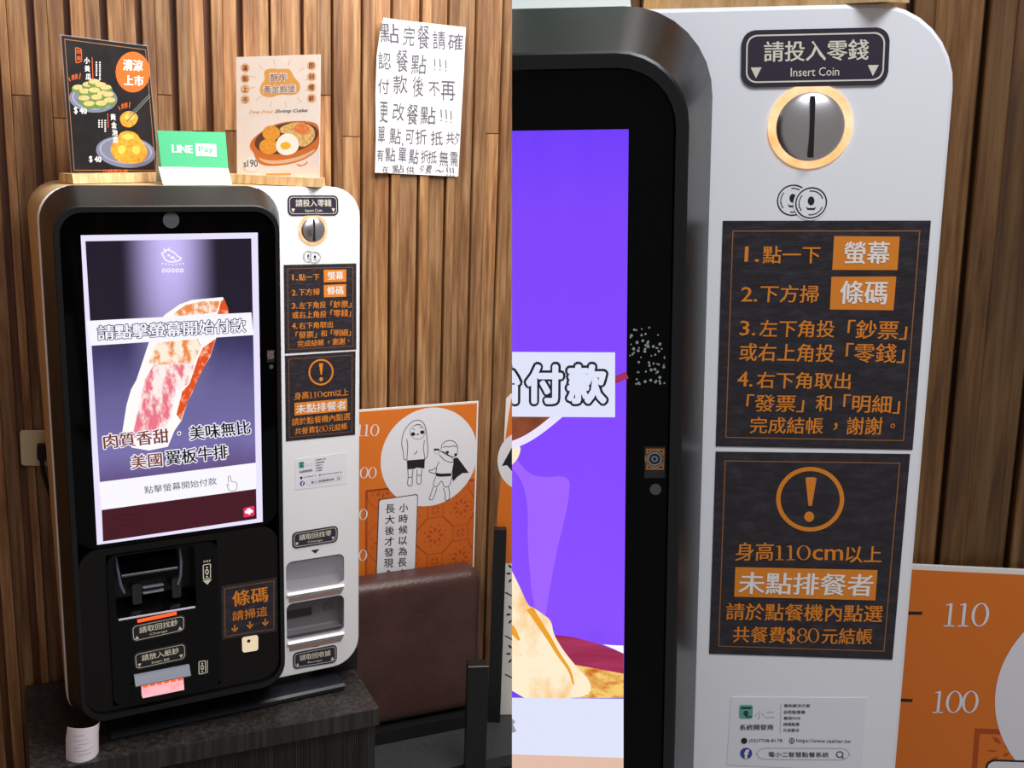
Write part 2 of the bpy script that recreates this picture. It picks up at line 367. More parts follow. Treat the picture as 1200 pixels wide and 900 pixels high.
class Art(MB):
    """flat print on a plane; positions are read in photograph pixels through the zoom z, then kept in plane units"""
    def __init__(s, pl, z=None, h=.02): super().__init__(); s.pl = pl; s.z = z or (lambda x, y: (x, y)); s.h = h
    def q(s, x, y): return s.pl.px(*s.z(x, y))
    def lp(s, pts): return [s.q(*p) for p in pts]
    def put(s, loops, h0=None, h1=None):
        """loops in plane units; flat when only one height"""
        h = s.h if h0 is None else h0
        loops = [l for l in loops]
        tri = tessellate_polygon([[Vector((a, b, 0)) for a, b in l] for l in loops]); fl = [p for l in loops for p in l]
        if h1 is None:
            area_ = 0
            fs = []
            for t in tri:
                A, B, D = (fl[i] for i in t); cr = (B[0]-A[0])*(D[1]-A[1])-(B[1]-A[1])*(D[0]-A[0])
                fs.append(tuple(t) if cr > 0 else tuple(t[::-1]))
            return s.add([s.pl.at(a, b, h) for a, b in fl], fs)
        m = MB(); shape(m, loops, h0, h1); return s.add([s.pl.at(*p) for p in m.v], m.f)
    def poly(s, pts, sm=0, **k):
        P = s.lp(pts)
        for _ in range(sm): P = [q for i in range(len(P)) for q in (mix(P[i], P[(i+1) % len(P)], .25), mix(P[i], P[(i+1) % len(P)], .75))]
        return s.put([P], **k)
    def quad(s, tl, tr, br, bl, r=0, **k):
        P = s.lp((tl, tr, br, bl))
        if not r: return s.put([P], **k)
        return s.put([rquad(P, r)], **k)
    def frame(s, tl, tr, br, bl, wd, r=0, **k):
        P = s.lp((tl, tr, br, bl)); I = inset(P, wd)
        if r: return s.put([rquad(P, r), rquad(I, max(r-wd, .01))], **k)
        return s.put([P, I], **k)
    def ell(s, cx, cy, rx, ry, rot=0, n=28, inner=None, **k):
        def lp(f): return [s.q(cx+f*(rx*math.cos(t)*math.cos(rot)-ry*math.sin(t)*math.sin(rot)), cy+f*(rx*math.cos(t)*math.sin(rot)+ry*math.sin(t)*math.cos(rot))) for t in (2*math.pi*i/n for i in range(n))]
        return s.put([lp(1)]+([lp(inner)] if inner else []), **k)
    def disc(s, cx, cy, R, inner=None, n=36, a0=0, **k):
        """true circle of plane radius R"""
        c = s.q(cx, cy); lp = lambda r: [(c[0]+r*math.cos(2*math.pi*i/n), c[1]+r*math.sin(2*math.pi*i/n)) for i in range(n)]
        return s.put([lp(R)]+([lp(inner)] if inner else []), **k)
    def line(s, pts, wd, closed=False, plane=False, taper=False):
        P = list(pts if plane else s.lp(pts))
        if len(P) > 4 and not plane and not closed:
            for _ in range(2): P = [P[0]]+[q for i in range(len(P)-1) for q in (mix(P[i], P[i+1], .25), mix(P[i], P[i+1], .75))]+[P[-1]]
        P = [np.array(p) for p in P]
        if closed: P = P+[P[0]]
        n = len(P); vs = []
        for i in range(n):
            if closed and i in (0, n-1): t = P[1]-P[0]+(P[-1]-P[-2])
            elif i == 0: t = P[1]-P[0]
            elif i == n-1: t = P[-1]-P[-2]
            else: t = (P[i+1]-P[i])/(np.linalg.norm(P[i+1]-P[i])+1e-9)+(P[i]-P[i-1])/(np.linalg.norm(P[i]-P[i-1])+1e-9)
            t = t/(np.linalg.norm(t)+1e-9); m = np.array([-t[1], t[0]])*wd/2*((1-.8*i/(n-1)) if taper else 1)
            vs += [s.pl.at(*(P[i]-m), s.h), s.pl.at(*(P[i]+m), s.h)]
        return s.add(vs, [(2*i, 2*i+2, 2*i+3, 2*i+1) for i in range(n-1)])
    def txt(s, t, bl, br, tl, off=0., shear=0, h=None):
        v, f = glyphs(t, off, shear); a = np.array(v)[:, :2]; lo, hi = a.min(0), a.max(0)
        B, R_, T = (np.array(s.q(*p)) for p in (bl, br, tl)); sz = hi-lo; sz[sz < 1e-6] = 1
        return s.add([s.pl.at(*(B+(R_-B)*(x-lo[0])/sz[0]+(T-B)*(y-lo[1])/sz[1]), (s.h if h is None else h)+e) for x, y, e in v], f)
def inset(P, wd):
    c = sum(np.array(p) for p in P)/4; out = []
    n = len(P)
    for i in range(n):
        a, b, d = (np.array(P[(i+k) % n], float) for k in (-1, 0, 1))
        e1 = (a-b)/np.linalg.norm(a-b); e2 = (d-b)/np.linalg.norm(d-b)
        out.append(tuple(b+(e1+e2)*wd))
    return out
def rquad(P, r, n=5):
    out = []
    for i in range(4):
        a, b, d = (np.array(P[(i+k) % 4], float) for k in (-1, 0, 1))
        p0 = b+(a-b)/np.linalg.norm(a-b)*r; p2 = b+(d-b)/np.linalg.norm(d-b)*r
        for k in range(n+1):
            t = k/n; out.append(tuple((1-t)**2*p0+2*t*(1-t)*(b*.75+(p0+p2)*.125)+t*t*p2))
    return out
def avg_rect(pl, z, tl, tr, br, bl):
    a, b, c, d = (pl.px(*z(*p)) for p in (tl, tr, br, bl))
    return (a[0]+d[0])/2, (c[1]+d[1])/2, (b[0]+c[0])/2, (a[1]+b[1])/2     # u0,v0,u1,v1
def rot_ring(c, axis_u, axis_v, r, n=16): return [tuple(np.array(c)+r*math.cos(2*math.pi*i/n)*np.array(axis_u)+r*math.sin(2*math.pi*i/n)*np.array(axis_v)) for i in range(n)]
def tube(mb, pts, r, n=8):
    P = [np.array(p, float) for p in pts]; rings = []
    for i, p in enumerate(P):
        t = (P[min(i+1, len(P)-1)]-P[max(i-1, 0)]); t /= np.linalg.norm(t)
        a = np.cross(t, [0, 0, 1.]); a = a/np.linalg.norm(a) if np.linalg.norm(a) > 1e-3 else np.array([1., 0, 0]); b = np.cross(t, a)
        rings.append(rot_ring(p, a, b, r if not hasattr(r, '__len__') else r[i], n))
    return mb.loft(rings)

# ---------------------------------------------------------------- the wall of wooden slats
WA = 4.3
def wall_pt(c, s_, v): a = math.radians(WA); return (47+s_*math.cos(a)-c*math.sin(a), v, -19+s_*math.sin(a)+c*math.cos(a))
def wbox(mb, s0, s1, v0, v1, d0, d1, ch=.12):
    """board standing on the wall: chamfered front edges"""
    prof = [(s0, d0), (s0, d1-ch), (s0+ch, d1), (s1-ch, d1), (s1, d1-ch), (s1, d0)]
    return mb.loft([[wall_pt(d, s_, v) for s_, d in prof] for v in (v0, v1)])
def slat_wall(fr, name, s_lo, s_hi, v_lo, v_hi, mw, seed):
    rnd = random.Random(seed)
    mid = wall_pt(-3, (s_lo+s_hi)/2, v_lo)
    root = thing(name, fr, mid, None, None, kind='structure')
    m = MB(); wbox(m, s_lo, s_hi, v_lo, v_hi, -4.2, -1.9, .01); obj('backing_board', m, mw+' dark', fr, root)
    k = math.floor((s_lo+49.8)/5.72)
    s_ = -49.8+5.72*k
    while s_ < s_hi:
        g = (1.15 if s_ < -13 and fr.k == 'L' else .4)+rnd.uniform(-.15, .15); w1 = rnd.choice((1.5, 1.9, 2.5))+rnd.uniform(-.15, .25)
        a0, a1, b1 = s_+g, s_+g+w1, s_+5.72
        if a0 > s_lo and b1 < s_hi:
            m = MB(); wbox(m, a0, a1, v_lo, v_hi, -1.9, -.05-rnd.uniform(0, .15)); obj('wood_slat', m, mw, fr, root)
            vs = 66+rnd.uniform(-3, 5) if rnd.random() < .75 else None
            for lo, hi in (((v_lo, vs-.08), (vs+.08, v_hi)) if vs else ((v_lo, v_hi),)):
                m = MB(); wbox(m, a1+.04, b1, lo, hi, -1.9, -.55-rnd.uniform(0, .3)); obj('wood_board', m, mw, fr, root)
        s_ += 5.72
    return root
slat_wall(FL, 'wall_back', -84, 44, V0, 100, 'wall wood', 3)
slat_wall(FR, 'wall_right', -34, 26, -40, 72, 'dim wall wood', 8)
side = thing('unseen_wall_left', FL, (-36, V0, 10), None, None, kind='structure')  # unseen side wall, added to block light from the left and bounce warmth
m = MB(); m.box(-40, -36.6, V0, 100, -23, 50); obj('backing_board', m, 'wall wood dark', FL, side)
for i in range(12):
    m = MB(); m.box(-36.6, -35, V0, 100, -22.5+i*6, -22.5+i*6+4.8); obj('wood_slat', m, 'wall wood', FL, side)
m = MB(); m.box(-60, 140, V0-2, V0, -30, 110); obj('floor', m, 'floor tile', FL, kind='structure')

# ---------------------------------------------------------------- kiosk
KP = {'L': Plane(FL, (0, 0, 0)), 'R': Plane(FR, (0, 0, 0))}
GP = {'L': Plane(FL, (0, 0, 6.5)), 'R': Plane(FR, (0, 0, 6.5))}
zA = zoom(90, 630, 4.5); zW = zoom(320, 600, 4.5); z1 = zoom(830, 250, 3.2143); z2 = zoom(820, 520, 3.461)
zp = zoom(840, 0, 3.3333); zs = zoom(830, 780, 5.217); zL1 = zoom(90, 270, 4.736); zL2 = zoom(90, 450, 4.5)
z7 = zoom(600, 380, 3.46); z8 = zoom(600, 640, 3.46)
class Sheet:
    """art measured on one photograph's plane, laid on the same plane of either kiosk"""
    def __init__(s, fr, root, parent, plane, z, h=.03): s.fr, s.root, s.parent, s.pl, s.z, s.h = fr, root, parent, plane, z, h
    def new(s, dh=0.): return Art(s.pl, s.z, s.h+dh)
    def link(s, name, a, m, **k): return obj(name, a, m, s.fr, s.root, s.parent, solid=k.pop('solid', False), **k)
def name_plate(fr, root, pl, z, q, zh, title, latin, tri, name='name_plate', mcol='plate plum', lw=.09):
    """rounded plate with a line border, a Chinese line, a Latin line and two triangles; q = tl,tr,br,bl"""
    tl, tr, br, bl = (np.array(p, float) for p in q)
    a = Art(pl, z, 0); P = a.lp(q); a.put([rquad(P, .8)], h0=zh, h1=zh+.12)
    pt = obj(name, a, mcol, fr, root)
    if pt is None: return
    a = Art(pl, z, zh+.14); I = inset(P, .28); a.put([rquad(I, .6), rquad(inset(I, lw), .55)]); obj('border_line', a, 'cream print', fr, root, pt, solid=False)
    B = lambda s_, t: tuple(tl+(tr-tl)*s_+(bl-tl)*t+(br-tr-bl+tl)*s_*t)
    a = Art(pl, z, zh+.14)
    a.txt(title, B(.15, .56), B(.86, .56), B(.15, .20), off=.018)
    a.txt(latin, B(.335, .82), B(.665, .82), B(.335, .67), off=.005)
    for c in (.10, .895):
        if tri < 0: pts = [B(c-.037, .65), B(c+.037, .65), B(c, .84)]
        else: pts = [B(c-.037, .84), B(c+.037, .84), B(c, .65)]
        a.poly(pts)
    obj('lettering', a, 'cream print', fr, root, pt, solid=False)
def slate(fr, root, z, q, zh=.06):
    pl = KP['R'].__class__(fr, (0, 0, 0)); src = KP['R']
    a = Art(src, z, 0); P = a.lp(q)
    a.put([P], h0=0.01, h1=zh); pt = obj('slate_sticker', a, 'slate sticker', fr, root)
    a = Art(src, z, zh+.02); I = inset(P, .62); a.put([I, inset(I, .07)]); obj('border_line', a, 'orange line', fr, root, pt, solid=False)
    return pt

def kiosk(fr, label, k):
    root = thing('payment_kiosk', fr, (20, -38.3, 0), label, 'kiosk')
    full = k == 'L'
    # openings in the white panel
    o1 = avg_rect(KP['L'], zW, (64, 262), (375, 222), (375, 380), (64, 435))
    o2 = avg_rect(KP['L'], zW, (66, 487), (375, 435), (375, 632), (66, 692))
    o1 = (33.0, o1[1], o1[2], o1[3]); o2 = (33.0, o2[1], o2[2], o2[3])
    U0, U1, VB, VT = -5.2, 47.1, -35.0, 54.9
    m = MB()
    outer = lambda z, g=0: rrect(U0+g, VB+g, U1-g, VT-g, 5.2-g, z)
    holes = [rrect(*o1, 1.2, 0), rrect(*o2, 1.2, 0)]
    def wedge(p, d): return (p[0], p[1], -d*(1.6+14.4*(p[1]-VB)/(VT-VB)))
    ot = outer(0, .25)
    tri_loops = [ot]+holes
    tri = tessellate_polygon([[Vector((a, b, 0)) for a, b, _ in l] for l in tri_loops]); fl = [p for l in tri_loops for p in l]
    m.add(fl, [tuple(t) for t in tri])
    n = len(ot); o = len(m.v)
    r1 = outer(-.25); r2 = [wedge(p, 1) for p in outer(0)]
    m.loft([ot, r1, [(p[0], p[1], -1.1) for p in outer(0)]], c0=False, c1=False)
    for h in holes: m.loft([h, [(p[0], p[1], -.6) for p in h]], c0=False, c1=False)
    obj('white_panel', m, 'white shell', fr, root, smooth=True)
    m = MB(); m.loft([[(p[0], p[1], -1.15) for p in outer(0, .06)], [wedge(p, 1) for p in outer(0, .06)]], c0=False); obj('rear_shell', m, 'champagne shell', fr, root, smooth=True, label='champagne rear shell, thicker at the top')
    if full: m = MB(); m.box(40, 48.2, -38.3, -12.5, -7.5, -3.8); obj('rear_stand', m, 'black side', fr, root)
    # change and receipt trays behind the openings
    if full:
        for nm, (u0, v0, u1, v1), dk in (('change_tray', o1, 0), ('receipt_tray', o2, 1)):
            m = MB(); g = .15
            A_ = [(u0-g, v0-g), (u1+g, v0-g), (u1+g, v1+g), (u0-g, v1+g)]
            back = [(u0+.2, v0+1.4), (u1-.2, v0+1.4), (u1-.2, v1-.2), (u0+.2, v1-.2)]
            m.loft([[(a, b, -.6) for a, b in A_], [(a, b, -2.6) for a, b in back]], c0=False, c1=True)
            t = obj(nm, m, 'tray grey', fr, root, solid=False)
            m = MB()
            if dk:
                m.box(u0+.3, u0+5.6, v0+3.6, v1-2.6, -2.55, -2.35); obj('dark_slot', m, 'slot black', fr, root, t)
                m = MB(); m.box(u1-3.2, u1-1.2, v0+4, v1-2.4, -2.55, -2.35); obj('wood_tone_insert', m, 'bronze lip', fr, root, t)
                m = MB(); m.box(u0+.1, u1-.2, v0+.9, v0+1.15, -2.4, -.7); obj('rail', m, 'tray grey', fr, root, t)
            m = MB(); shape(m, [rrect(u0+.15, v0+.5, u1-.15, v1-.15, 1.0, 0)], -.35, -.2)
            f = obj('clear_flap', m, 'smoked flap' if dk else 'clear flap', fr, root, t)
            m = MB(); m.loft([[(u, v0+.15, .05), (u, v0-.25, .45), (u, v0-.75, .05)] for u in (u0+.1, u1-.1)]); obj('sill', m, 'white shell', fr, root, t)
            m = MB(); m.loft([[(u0+.5, v0-.9, 0.02), (u1-.2, v0-.9, 0.02), (u1-.7, v0-1.7, 0.02), (u0+.5, v0-1.7, 0.02)], [(u0+.5, v0-.9, .12), (u1-.2, v0-.9, .12), (u1-.7, v0-1.7, .12), (u0+.5, v0-1.7, .12)]])
            obj('finger_lip', m, 'bronze lip', fr, root, t)
    # black body with a chamfered bezel around the glass
    m = MB()
    rings = [rrect(-5.0, -35.2, 32.25, 55.05, 5.5, .0), rrect(-5.0, -35.2, 32.25, 55.05, 5.5, 1.2), rrect(-3.95, -32.3, 30.45, 52.4, 4.2, 7.0),
             rrect(-3.8, -32.15, 30.3, 52.25, 4.1, 7.1), rrect(-3.05, -31.2, 29.7, 51.45, 3.4, 7.1), rrect(-3.0, -31.15, 29.65, 51.4, 3.35, 2.5)]
    m.loft(rings); obj('black_bezel', m, 'black bezel', fr, root, smooth=True)
    cav = avg_rect(GP['L'], zA, (190, 95), (618, 40), (628, 355), (212, 432))
    mod = avg_rect(GP['L'], zA, (152, 95), (735, 12), (762, 780), (192, 882))
    bs = (mod[0]+4.2, mod[1]+.5, mod[0]+16, mod[1]+4)
    seam_v = GP['L'].px(*zA(40, 72))[1]
    m = MB(); shape(m, [rrect(-2.95, seam_v+.06, 29.6, 51.35, 3.2, 0)], 5.9, 6.5)
    obj('glass_cover', m, 'black glass', fr, root, smooth=True)
    # round sensor at the top and the camera in the right-hand border
    src = GP['R'] if not full else GP['L']
    a = Art(GP['L'], zoom(30, 200, 4), 0); a.disc(682, 232, 1.25, h0=.02, h1=.05); sr = obj('round_sensor', a, 'dark grey plastic', fr, root)
    zc = zoom(600, 380, 3.46)
    a = Art(GP['R'], zc, 0); a.quad((537, 495), (622, 495), (620, 622), (537, 622), h0=.01, h1=.06); cm = obj('camera_module', a, 'lens dark', fr, root)
    a = Art(GP['R'], zc, .1)
    a.frame((543, 502), (618, 502), (616, 588), (543, 588), .12); a.disc(578, 544, .62, .5); obj('copper_frame', a, 'copper', fr, root, cm, solid=False)
    a = Art(GP['R'], zc, .1); a.disc(578, 544, .45, .36); a.disc(578, 544, .2, .12); obj('lens_ring', a, 'grey plastic', fr, root, cm, solid=False)
    a = Art(GP['R'], zc, 0); a.disc(582, 668, .36, h0=.02, h1=.1); obj('sensor_dot', a, 'dark grey plastic', fr, root)
    if not full:
        a = Art(GP['R'], zc, 0); rnd = random.Random(5)
        for i in range(75):
            x = 475+rnd.random()**1.1*150; y = 10+rnd.random()*235
            if abs((x-475)/150-.45) < .5*rnd.random()+.25: a.disc(x, y, rnd.uniform(.045, .1), n=6, h0=.02, h1=.07)
        obj('water_droplets', a, 'droplets', fr, root, kind='stuff')
    # coin inlet
    a = Art(KP['R'], zp, 0); a.disc(364, 493, 2.62, 2.1, n=48, h0=0, h1=.12); ci = obj('coin_light_ring', a, 'amber ring', fr, root)
    c = KP['R'].px(*zp(364, 495)); m = MB(); N = 40
    rg = [[(c[0]+r*math.cos(2*math.pi*i/N), c[1]+r*math.sin(2*math.pi*i/N), z) for i in range(N)] for r, z in ((2.14, 0), (2.12, .2), (2.0, .32), (1.7, .45), (1.3, .58), (.8, .68), (.4, .71), (.04, .72))]
    m.loft(rg, c0=False); dm = obj('coin_slot_dome', m, 'chrome', fr, root, smooth=True, label='polished metal coin slot dome')
    m = MB(); m.loft([[(c[0]-.17+dx, c[1]-1.85, .0+z) if False else (c[0]+dx-.03*y, c[1]+y, z) for dx, y in ((-.19, -1.85), (.13, -1.85), (.17, 1.9), (-.11, 1.9))] for z in (-.1, .78)])
    obj('slot', m, 'slot black', fr, root, dm)
    # coin pictogram
    a = Art(KP['R'], zp, .04); a.disc(368, 792, 1.12); obj('symbol_ground', a, 'white shell', fr, root, solid=False)
    for cx, cy in ((297, 782), (368, 792)):
        a = Art(KP['R'], zp, .02 if cx < 300 else .06)
        a.disc(cx, cy, 1.0, .92); a.ell(cx, cy-8, 13, 17); a.poly([(cx-20, cy+14), (cx-12, cy+20), (cx+12, cy+20), (cx+20, cy+14), (cx+14, cy+27), (cx-14, cy+27)])
        cc = a.q(cx, cy)
        for t0 in (20, 140, 260):
            a.line([(cc[0]+.76*math.cos(math.radians(t0+8*i)), cc[1]+.76*math.sin(math.radians(t0+8*i))) for i in range(11)], .06, plane=True)
        obj('coin_symbol', a, 'black print', fr, root, solid=False)
    name_plate(fr, root, KP['R'], zp, ((97, 119), (676, 106), (666, 332), (94, 343)), .01, '請投入零錢', 'Insert Coin', -1)
    # instructions sticker
    pt = slate(fr, root, z1, ((55, 28), (838, 27), (769, 890), (28, 876)))
    if pt:
        a = Art(KP['R'], z1, .09)
        a.quad((473, 85), (720, 87), (711, 213), (466, 212)); a.quad((463, 238), (707, 237), (696, 364), (457, 361))
        obj('orange_block', a, 'orange print', fr, root, pt, solid=False)
        a = Art(KP['R'], z1, .12); a.txt('螢幕', (507, 190), (680, 190), (512, 105), off=.02); a.txt('條碼', (492, 340), (670, 342), (498, 252), off=.02)
        obj('white_lettering', a, 'white print', fr, root, pt, solid=False)
        a = Art(KP['R'], z1, .09)
        for t, bl, br, tl in (('1.', (135, 182), (190, 182), (138, 124)), ('點一下', (203, 188), (420, 188), (205, 122)), ('2.', (122, 332), (183, 332), (125, 276)), ('下方掃', (192, 334), (412, 336), (197, 268)),
                              ('3.', (117, 459), (176, 459), (120, 403)), ('左下角投', (190, 465), (472, 467), (195, 400)), ('「鈔票」', (520, 471), (744, 475), (527, 400)),
                              ('或右上角投', (115, 555), (470, 560), (120, 487)), ('「零錢」', (514, 560), (735, 563), (520, 487)),
                              ('4.', (108, 651), (165, 652), (111, 594)), ('右下角取出', (180, 658), (533, 662), (184, 595)),
                              ('「發票」', (140, 745), (357, 748), (146, 680)), ('和', (402, 745), (463, 745), (405, 682)), ('「明細」', (505, 748), (718, 754), (510, 680)),
                              ('完成結帳', (155, 828), (430, 830), (158, 765)), ('，', (470, 815), (485, 817), (472, 786)), ('謝謝', (518, 832), (652, 832), (523, 766)), ('。', (684, 808), (702, 808), (685, 790))):
            a.txt(t, bl, br, tl, off=.012)
        obj('orange_lettering', a, 'orange print', fr, root, pt, solid=False)
    pt = slate(fr, root, z2, ((65, 31), (853, 41), (781, 874), (38, 850)))
    if pt:
        a = Art(KP['R'], z2, .09); c0 = (447, 223)
        a.ell(*c0, 138, 131, n=48, inner=.87); a.poly([(428, 137), (437, 134), (462, 134), (473, 138), (454, 250), (440, 250)]); a.ell(443, 294, 20, 21)
        a.quad((144, 498), (720, 510), (711, 633), (139, 618))
        obj('orange_mark', a, 'orange print', fr, root, pt, solid=False)
        a = Art(KP['R'], z2, .12); a.txt('未點排餐者', (155, 605), (698, 616), (160, 517), off=.018); obj('white_lettering', a, 'white print', fr, root, pt, solid=False)
        a = Art(KP['R'], z2, .09)
        for t, bl, br, tl in (('身高', (142, 473), (296, 473), (147, 398)), ('cm', (455, 470), (580, 471), (456, 424)), ('以上', (588, 480), (735, 482), (592, 412)),
                              ('請於點餐機內點選', (105, 712), (738, 722), (108, 643)), ('共餐費', (132, 803), (345, 806), (136, 738)), ('$', (352, 810), (385, 810), (353, 742)), ('元結帳', (492, 810), (697, 812), (496, 745))):
            a.txt(t, bl, br, tl, off=.014)
        numeral(a, '110', 303, 470, 60, 0, 1.28); numeral(a, '80', 392, 804, 58, 0, 1.08)
        obj('orange_lettering', a, 'orange print', fr, root, pt, solid=False)
    # maker's contact sticker
    P = ((140, 190), (968, 196), (938, 640), (112, 606))
    a = Art(KP['R'], zs, 0); a.quad(*P, h0=.01, h1=.04); st = obj('contact_sticker', a, 'board white', fr, root, label='small white contact sticker')
    if st:
        a = Art(KP['R'], zs, .07)
        for t, bl, br, tl, o in (('系統開發商', (192, 392), (398, 390), (192, 358), .01), ('餐飲解決方案', (462, 252), (622, 252), (462, 232), .01), ('自助點餐機', (462, 292), (592, 292), (462, 270), .01), ('餐飲POS', (460, 328), (562, 328), (460, 308), .01),
                              ('掃碼點餐', (458, 366), (558, 366), (458, 345), .01), ('外送整合', (457, 402), (556, 402), (457, 382), .01), ('(02)7708-8178', (250, 470), (452, 470), (250, 446), 0), ('https://www.cashier.tw', (538, 472), (870, 478), (538, 442), 0),
                              ('電小二智慧點餐系統', (368, 555), (735, 558), (368, 524), .01)):
            a.txt(t, bl, br, tl, off=o)
        a.ell(219, 457, 19, 18); a.disc(803, 540, .27, .2); a.line([(815, 553), (828, 564)], .08)
        a.ell(510, 457, 17, 18, inner=.8); a.line([(493, 457), (527, 457)], .04); a.line([(510, 439), (510, 475)], .04)
        obj('contact_lettering', a, 'black print', fr, root, st, solid=False)
        a = Art(KP['R'], zs, .07); a.line([(444, 228), (440, 412)], .05); a.frame((296, 498), (868, 502), (864, 575), (290, 570), .05, r=.6); obj('grey_outline', a, 'pale grey print', fr, root, st, solid=False)
        a = Art(KP['R'], zs, .07); a.quad((190, 238), (272, 238), (270, 320), (189, 320), r=.15); obj('teal_logo', a, 'teal print', fr, root, st, solid=False)
        a = Art(KP['R'], zs, .09); a.quad((200, 250), (264, 250), (262, 260), (200, 260)); a.ell(230, 288, 15, 16, inner=.6); a.line([(230, 280), (230, 298)], .1); a.line([(228, 310), (264, 308)], .09); obj('logo_detail', a, 'black print', fr, root, st, solid=False)
        a = Art(KP['R'], zs, .07); a.txt('小二', (282, 320), (405, 320), (284, 272), off=-.01); obj('teal_lettering', a, 'pale teal print', fr, root, st, solid=False)
        a = Art(KP['R'], zs, .07); a.ell(231, 533, 37, 34); obj('blue_round_logo', a, 'blue print', fr, root, st, solid=False)
        a = Art(KP['R'], zs, .09); a.txt('f', (217, 566), (248, 566), (219, 508), off=.06); obj('logo_letter', a, 'white print', fr, root, st, solid=False)
    if full:
        # lower black panel, the note module with its cavity
        m = MB(); shape(m, [rrect(-2.95, -31.1, 29.6, seam_v-.06, 3.2, 0), [(mod[0], mod[1]), (mod[0], mod[3]), (mod[2], mod[3]), (mod[2], mod[1])]], 5.9, 6.45)
        obj('lower_panel', m, 'lower panel', fr, root)
        m = MB(); shape(m, [rrect(mod[0]+.05, mod[1]+.05, mod[2]-.05, mod[3]-.05, 1.6, 0), rrect(*cav, .8, 0)], 2.6, 6.85)
        nm = obj('note_module', m, 'black gloss', fr, root, smooth=True)
        u0, v0, u1, v1 = cav; W = u1-u0; H = v1-v0
        X = lambda s_: u0+W*s_; Y = lambda t: v0+H*t
        m = MB(); m.loft([[(X(0), Y(.0), 6.9), (X(0), Y(.16), 3.0), (X(0), Y(.0), 3.0)], [(X(1), Y(.0), 6.9), (X(1), Y(.16), 3.0), (X(1), Y(.0), 3.0)]]); obj('tray_ramp', m, 'black gloss', fr, root, nm)
        m = MB(); m.box(X(.02), X(.98), Y(0)-.12, Y(0)+.08, 6.8, 7.15); obj('tray_edge', m, 'lilac edge', fr, root, nm, label='pale bright edge')
        m = MB(); tube(m, [(X(.1), Y(.62), 5.3), (X(.8), Y(.62), 5.3)], .28, 12); obj('roller', m, 'dark grey plastic', fr, root, nm, smooth=True)
        m = MB(); m.loft([[(X(a_), Y(b_), z) for a_, b_, z in ((s_, .92, 3.2), (s_, .8, 4.6), (s_, .6, 5.5), (s_, .5, 5.4), (s_, .48, 3.0))] for s_ in (.09, .82)]); obj('curved_cover', m, 'black glass', fr, root, nm, smooth=True)
        for s_ in (.22, .72):
            m = MB(); shape(m, [rrect(X(s_), Y(.14), X(s_+.115), Y(.46), .35, 0)], 4.9, 5.5); obj('paper_guide', m, 'charcoal', fr, root, nm, smooth=True)
        for t in (.36, .27):
            m = MB(); m.box(X(.36), X(.62), Y(t), Y(t)+.16, 4.2, 5.1); obj('slot_line', m, 'grey plastic', fr, root, nm)
        for s_, d in ((.05, 1), (.86, -1)):
            m = MB(); tube(m, [(X(s_), Y(.9), 4.2), (X(s_+.01*d), Y(.7), 5.2), (X(s_+.03*d), Y(.5), 5.6), (X(s_+.07*d), Y(.36), 5.6)], .26, 8); obj('side_arm', m, 'brushed steel arm', fr, root, nm, smooth=True)
        a = Art(GP['L'], zA, 0); a.quad((317, 428), (522, 386), (522, 400), (318, 442), h0=.36, h1=.6); obj('red_light_bar', a, 'red led', fr, root)
        PL = Plane(FL, (0, 0, 6.85))
        name_plate(fr, root, PL, zA, ((283, 461), (572, 401), (573, 492), (290, 555)), .01, '請取回找鈔', 'Change', 1, mcol='charcoal')
        name_plate(fr, root, PL, zA, ((297, 608), (576, 549), (579, 641), (304, 701)), .01, '請放入紙鈔', 'Insert Bill', -1, mcol='charcoal')
        # note slot
        P = [PL.px(*zA(*p)) for p in ((298, 724), (584, 666), (592, 712), (302, 772))]
        uu0, uu1 = P[3][0], P[2][0]; vv0 = (P[2][1]+P[3][1])/2; vv1 = (P[0][1]+P[1][1])/2
        m = MB(); m.loft([[(u, vv1, 6.85), (u, vv1-.1, 7.4), (u, vv0+.2, 8.3), (u, vv0, 8.2), (u, vv0, 6.85)] for u in (uu0, uu1)]); ns = obj('note_slot_hood', m, 'grey plastic', fr, root, label='grey hood over the note slot')
        m = MB(); m.box(uu0-.5, uu1+.4, vv0-2.2, vv0+.1, 6.85, 7.1); obj('slot_housing', m, 'black gloss', fr, root, ns)
        m = MB(); m.loft([[(u, vv0-.3, 7.1), (u, vv0-.3, 7.9), (u, vv0-2.1, 8.3), (u, vv0-2.3, 8.1), (u, vv0-2.3, 7.1)] for u in (uu0+1.1, uu1-1.2)]); obj('note_slot_tongue', m, 'pink glow', fr, root, ns, label='glowing pink note slot tongue')
        for i in range(6):
            u = uu0+1.6+(uu1-uu0-3.4)*i/5; m = MB(); m.box(u-.42, u+.42, vv0-.35, vv0-.02, 7.5, 8.25); obj('led', m, 'red led', fr, root, ns)
        # note pictograms
        a = Art(PL, zA, .05)
        a.frame((664, 142), (707, 135), (707, 215), (665, 222), .16, r=.2); a.ell(686, 180, 10, 15, inner=.5); a.ell(686, 157, 6, 4); a.ell(686, 205, 6, 4); a.poly([(664, 226), (712, 219), (688, 248)])
        for i in range(4): a.line([(670+i*10, 131-i*1.6), (671+i*10, 121-i*1.6)], .13)
        a.frame((641, 652), (680, 646), (681, 715), (642, 722), .16, r=.2); a.ell(661, 684, 9, 14, inner=.5); a.ell(661, 664, 5, 4); a.ell(661, 706, 5, 4); a.line([(688, 646), (689, 714)], .12)
        obj('note_symbol', a, 'cream print', fr, root, solid=False)
        # barcode sticker and scanner
        PB = Plane(FL, (0, 0, 6.45))
        q = ((761, 256), (1054, 208), (1054, 493), (765, 538)); a = Art(PB, zA, 0); P = a.lp(q); a.put([P], h0=.02, h1=.1); bt = obj('slate_sticker', a, 'slate sticker', fr, root)
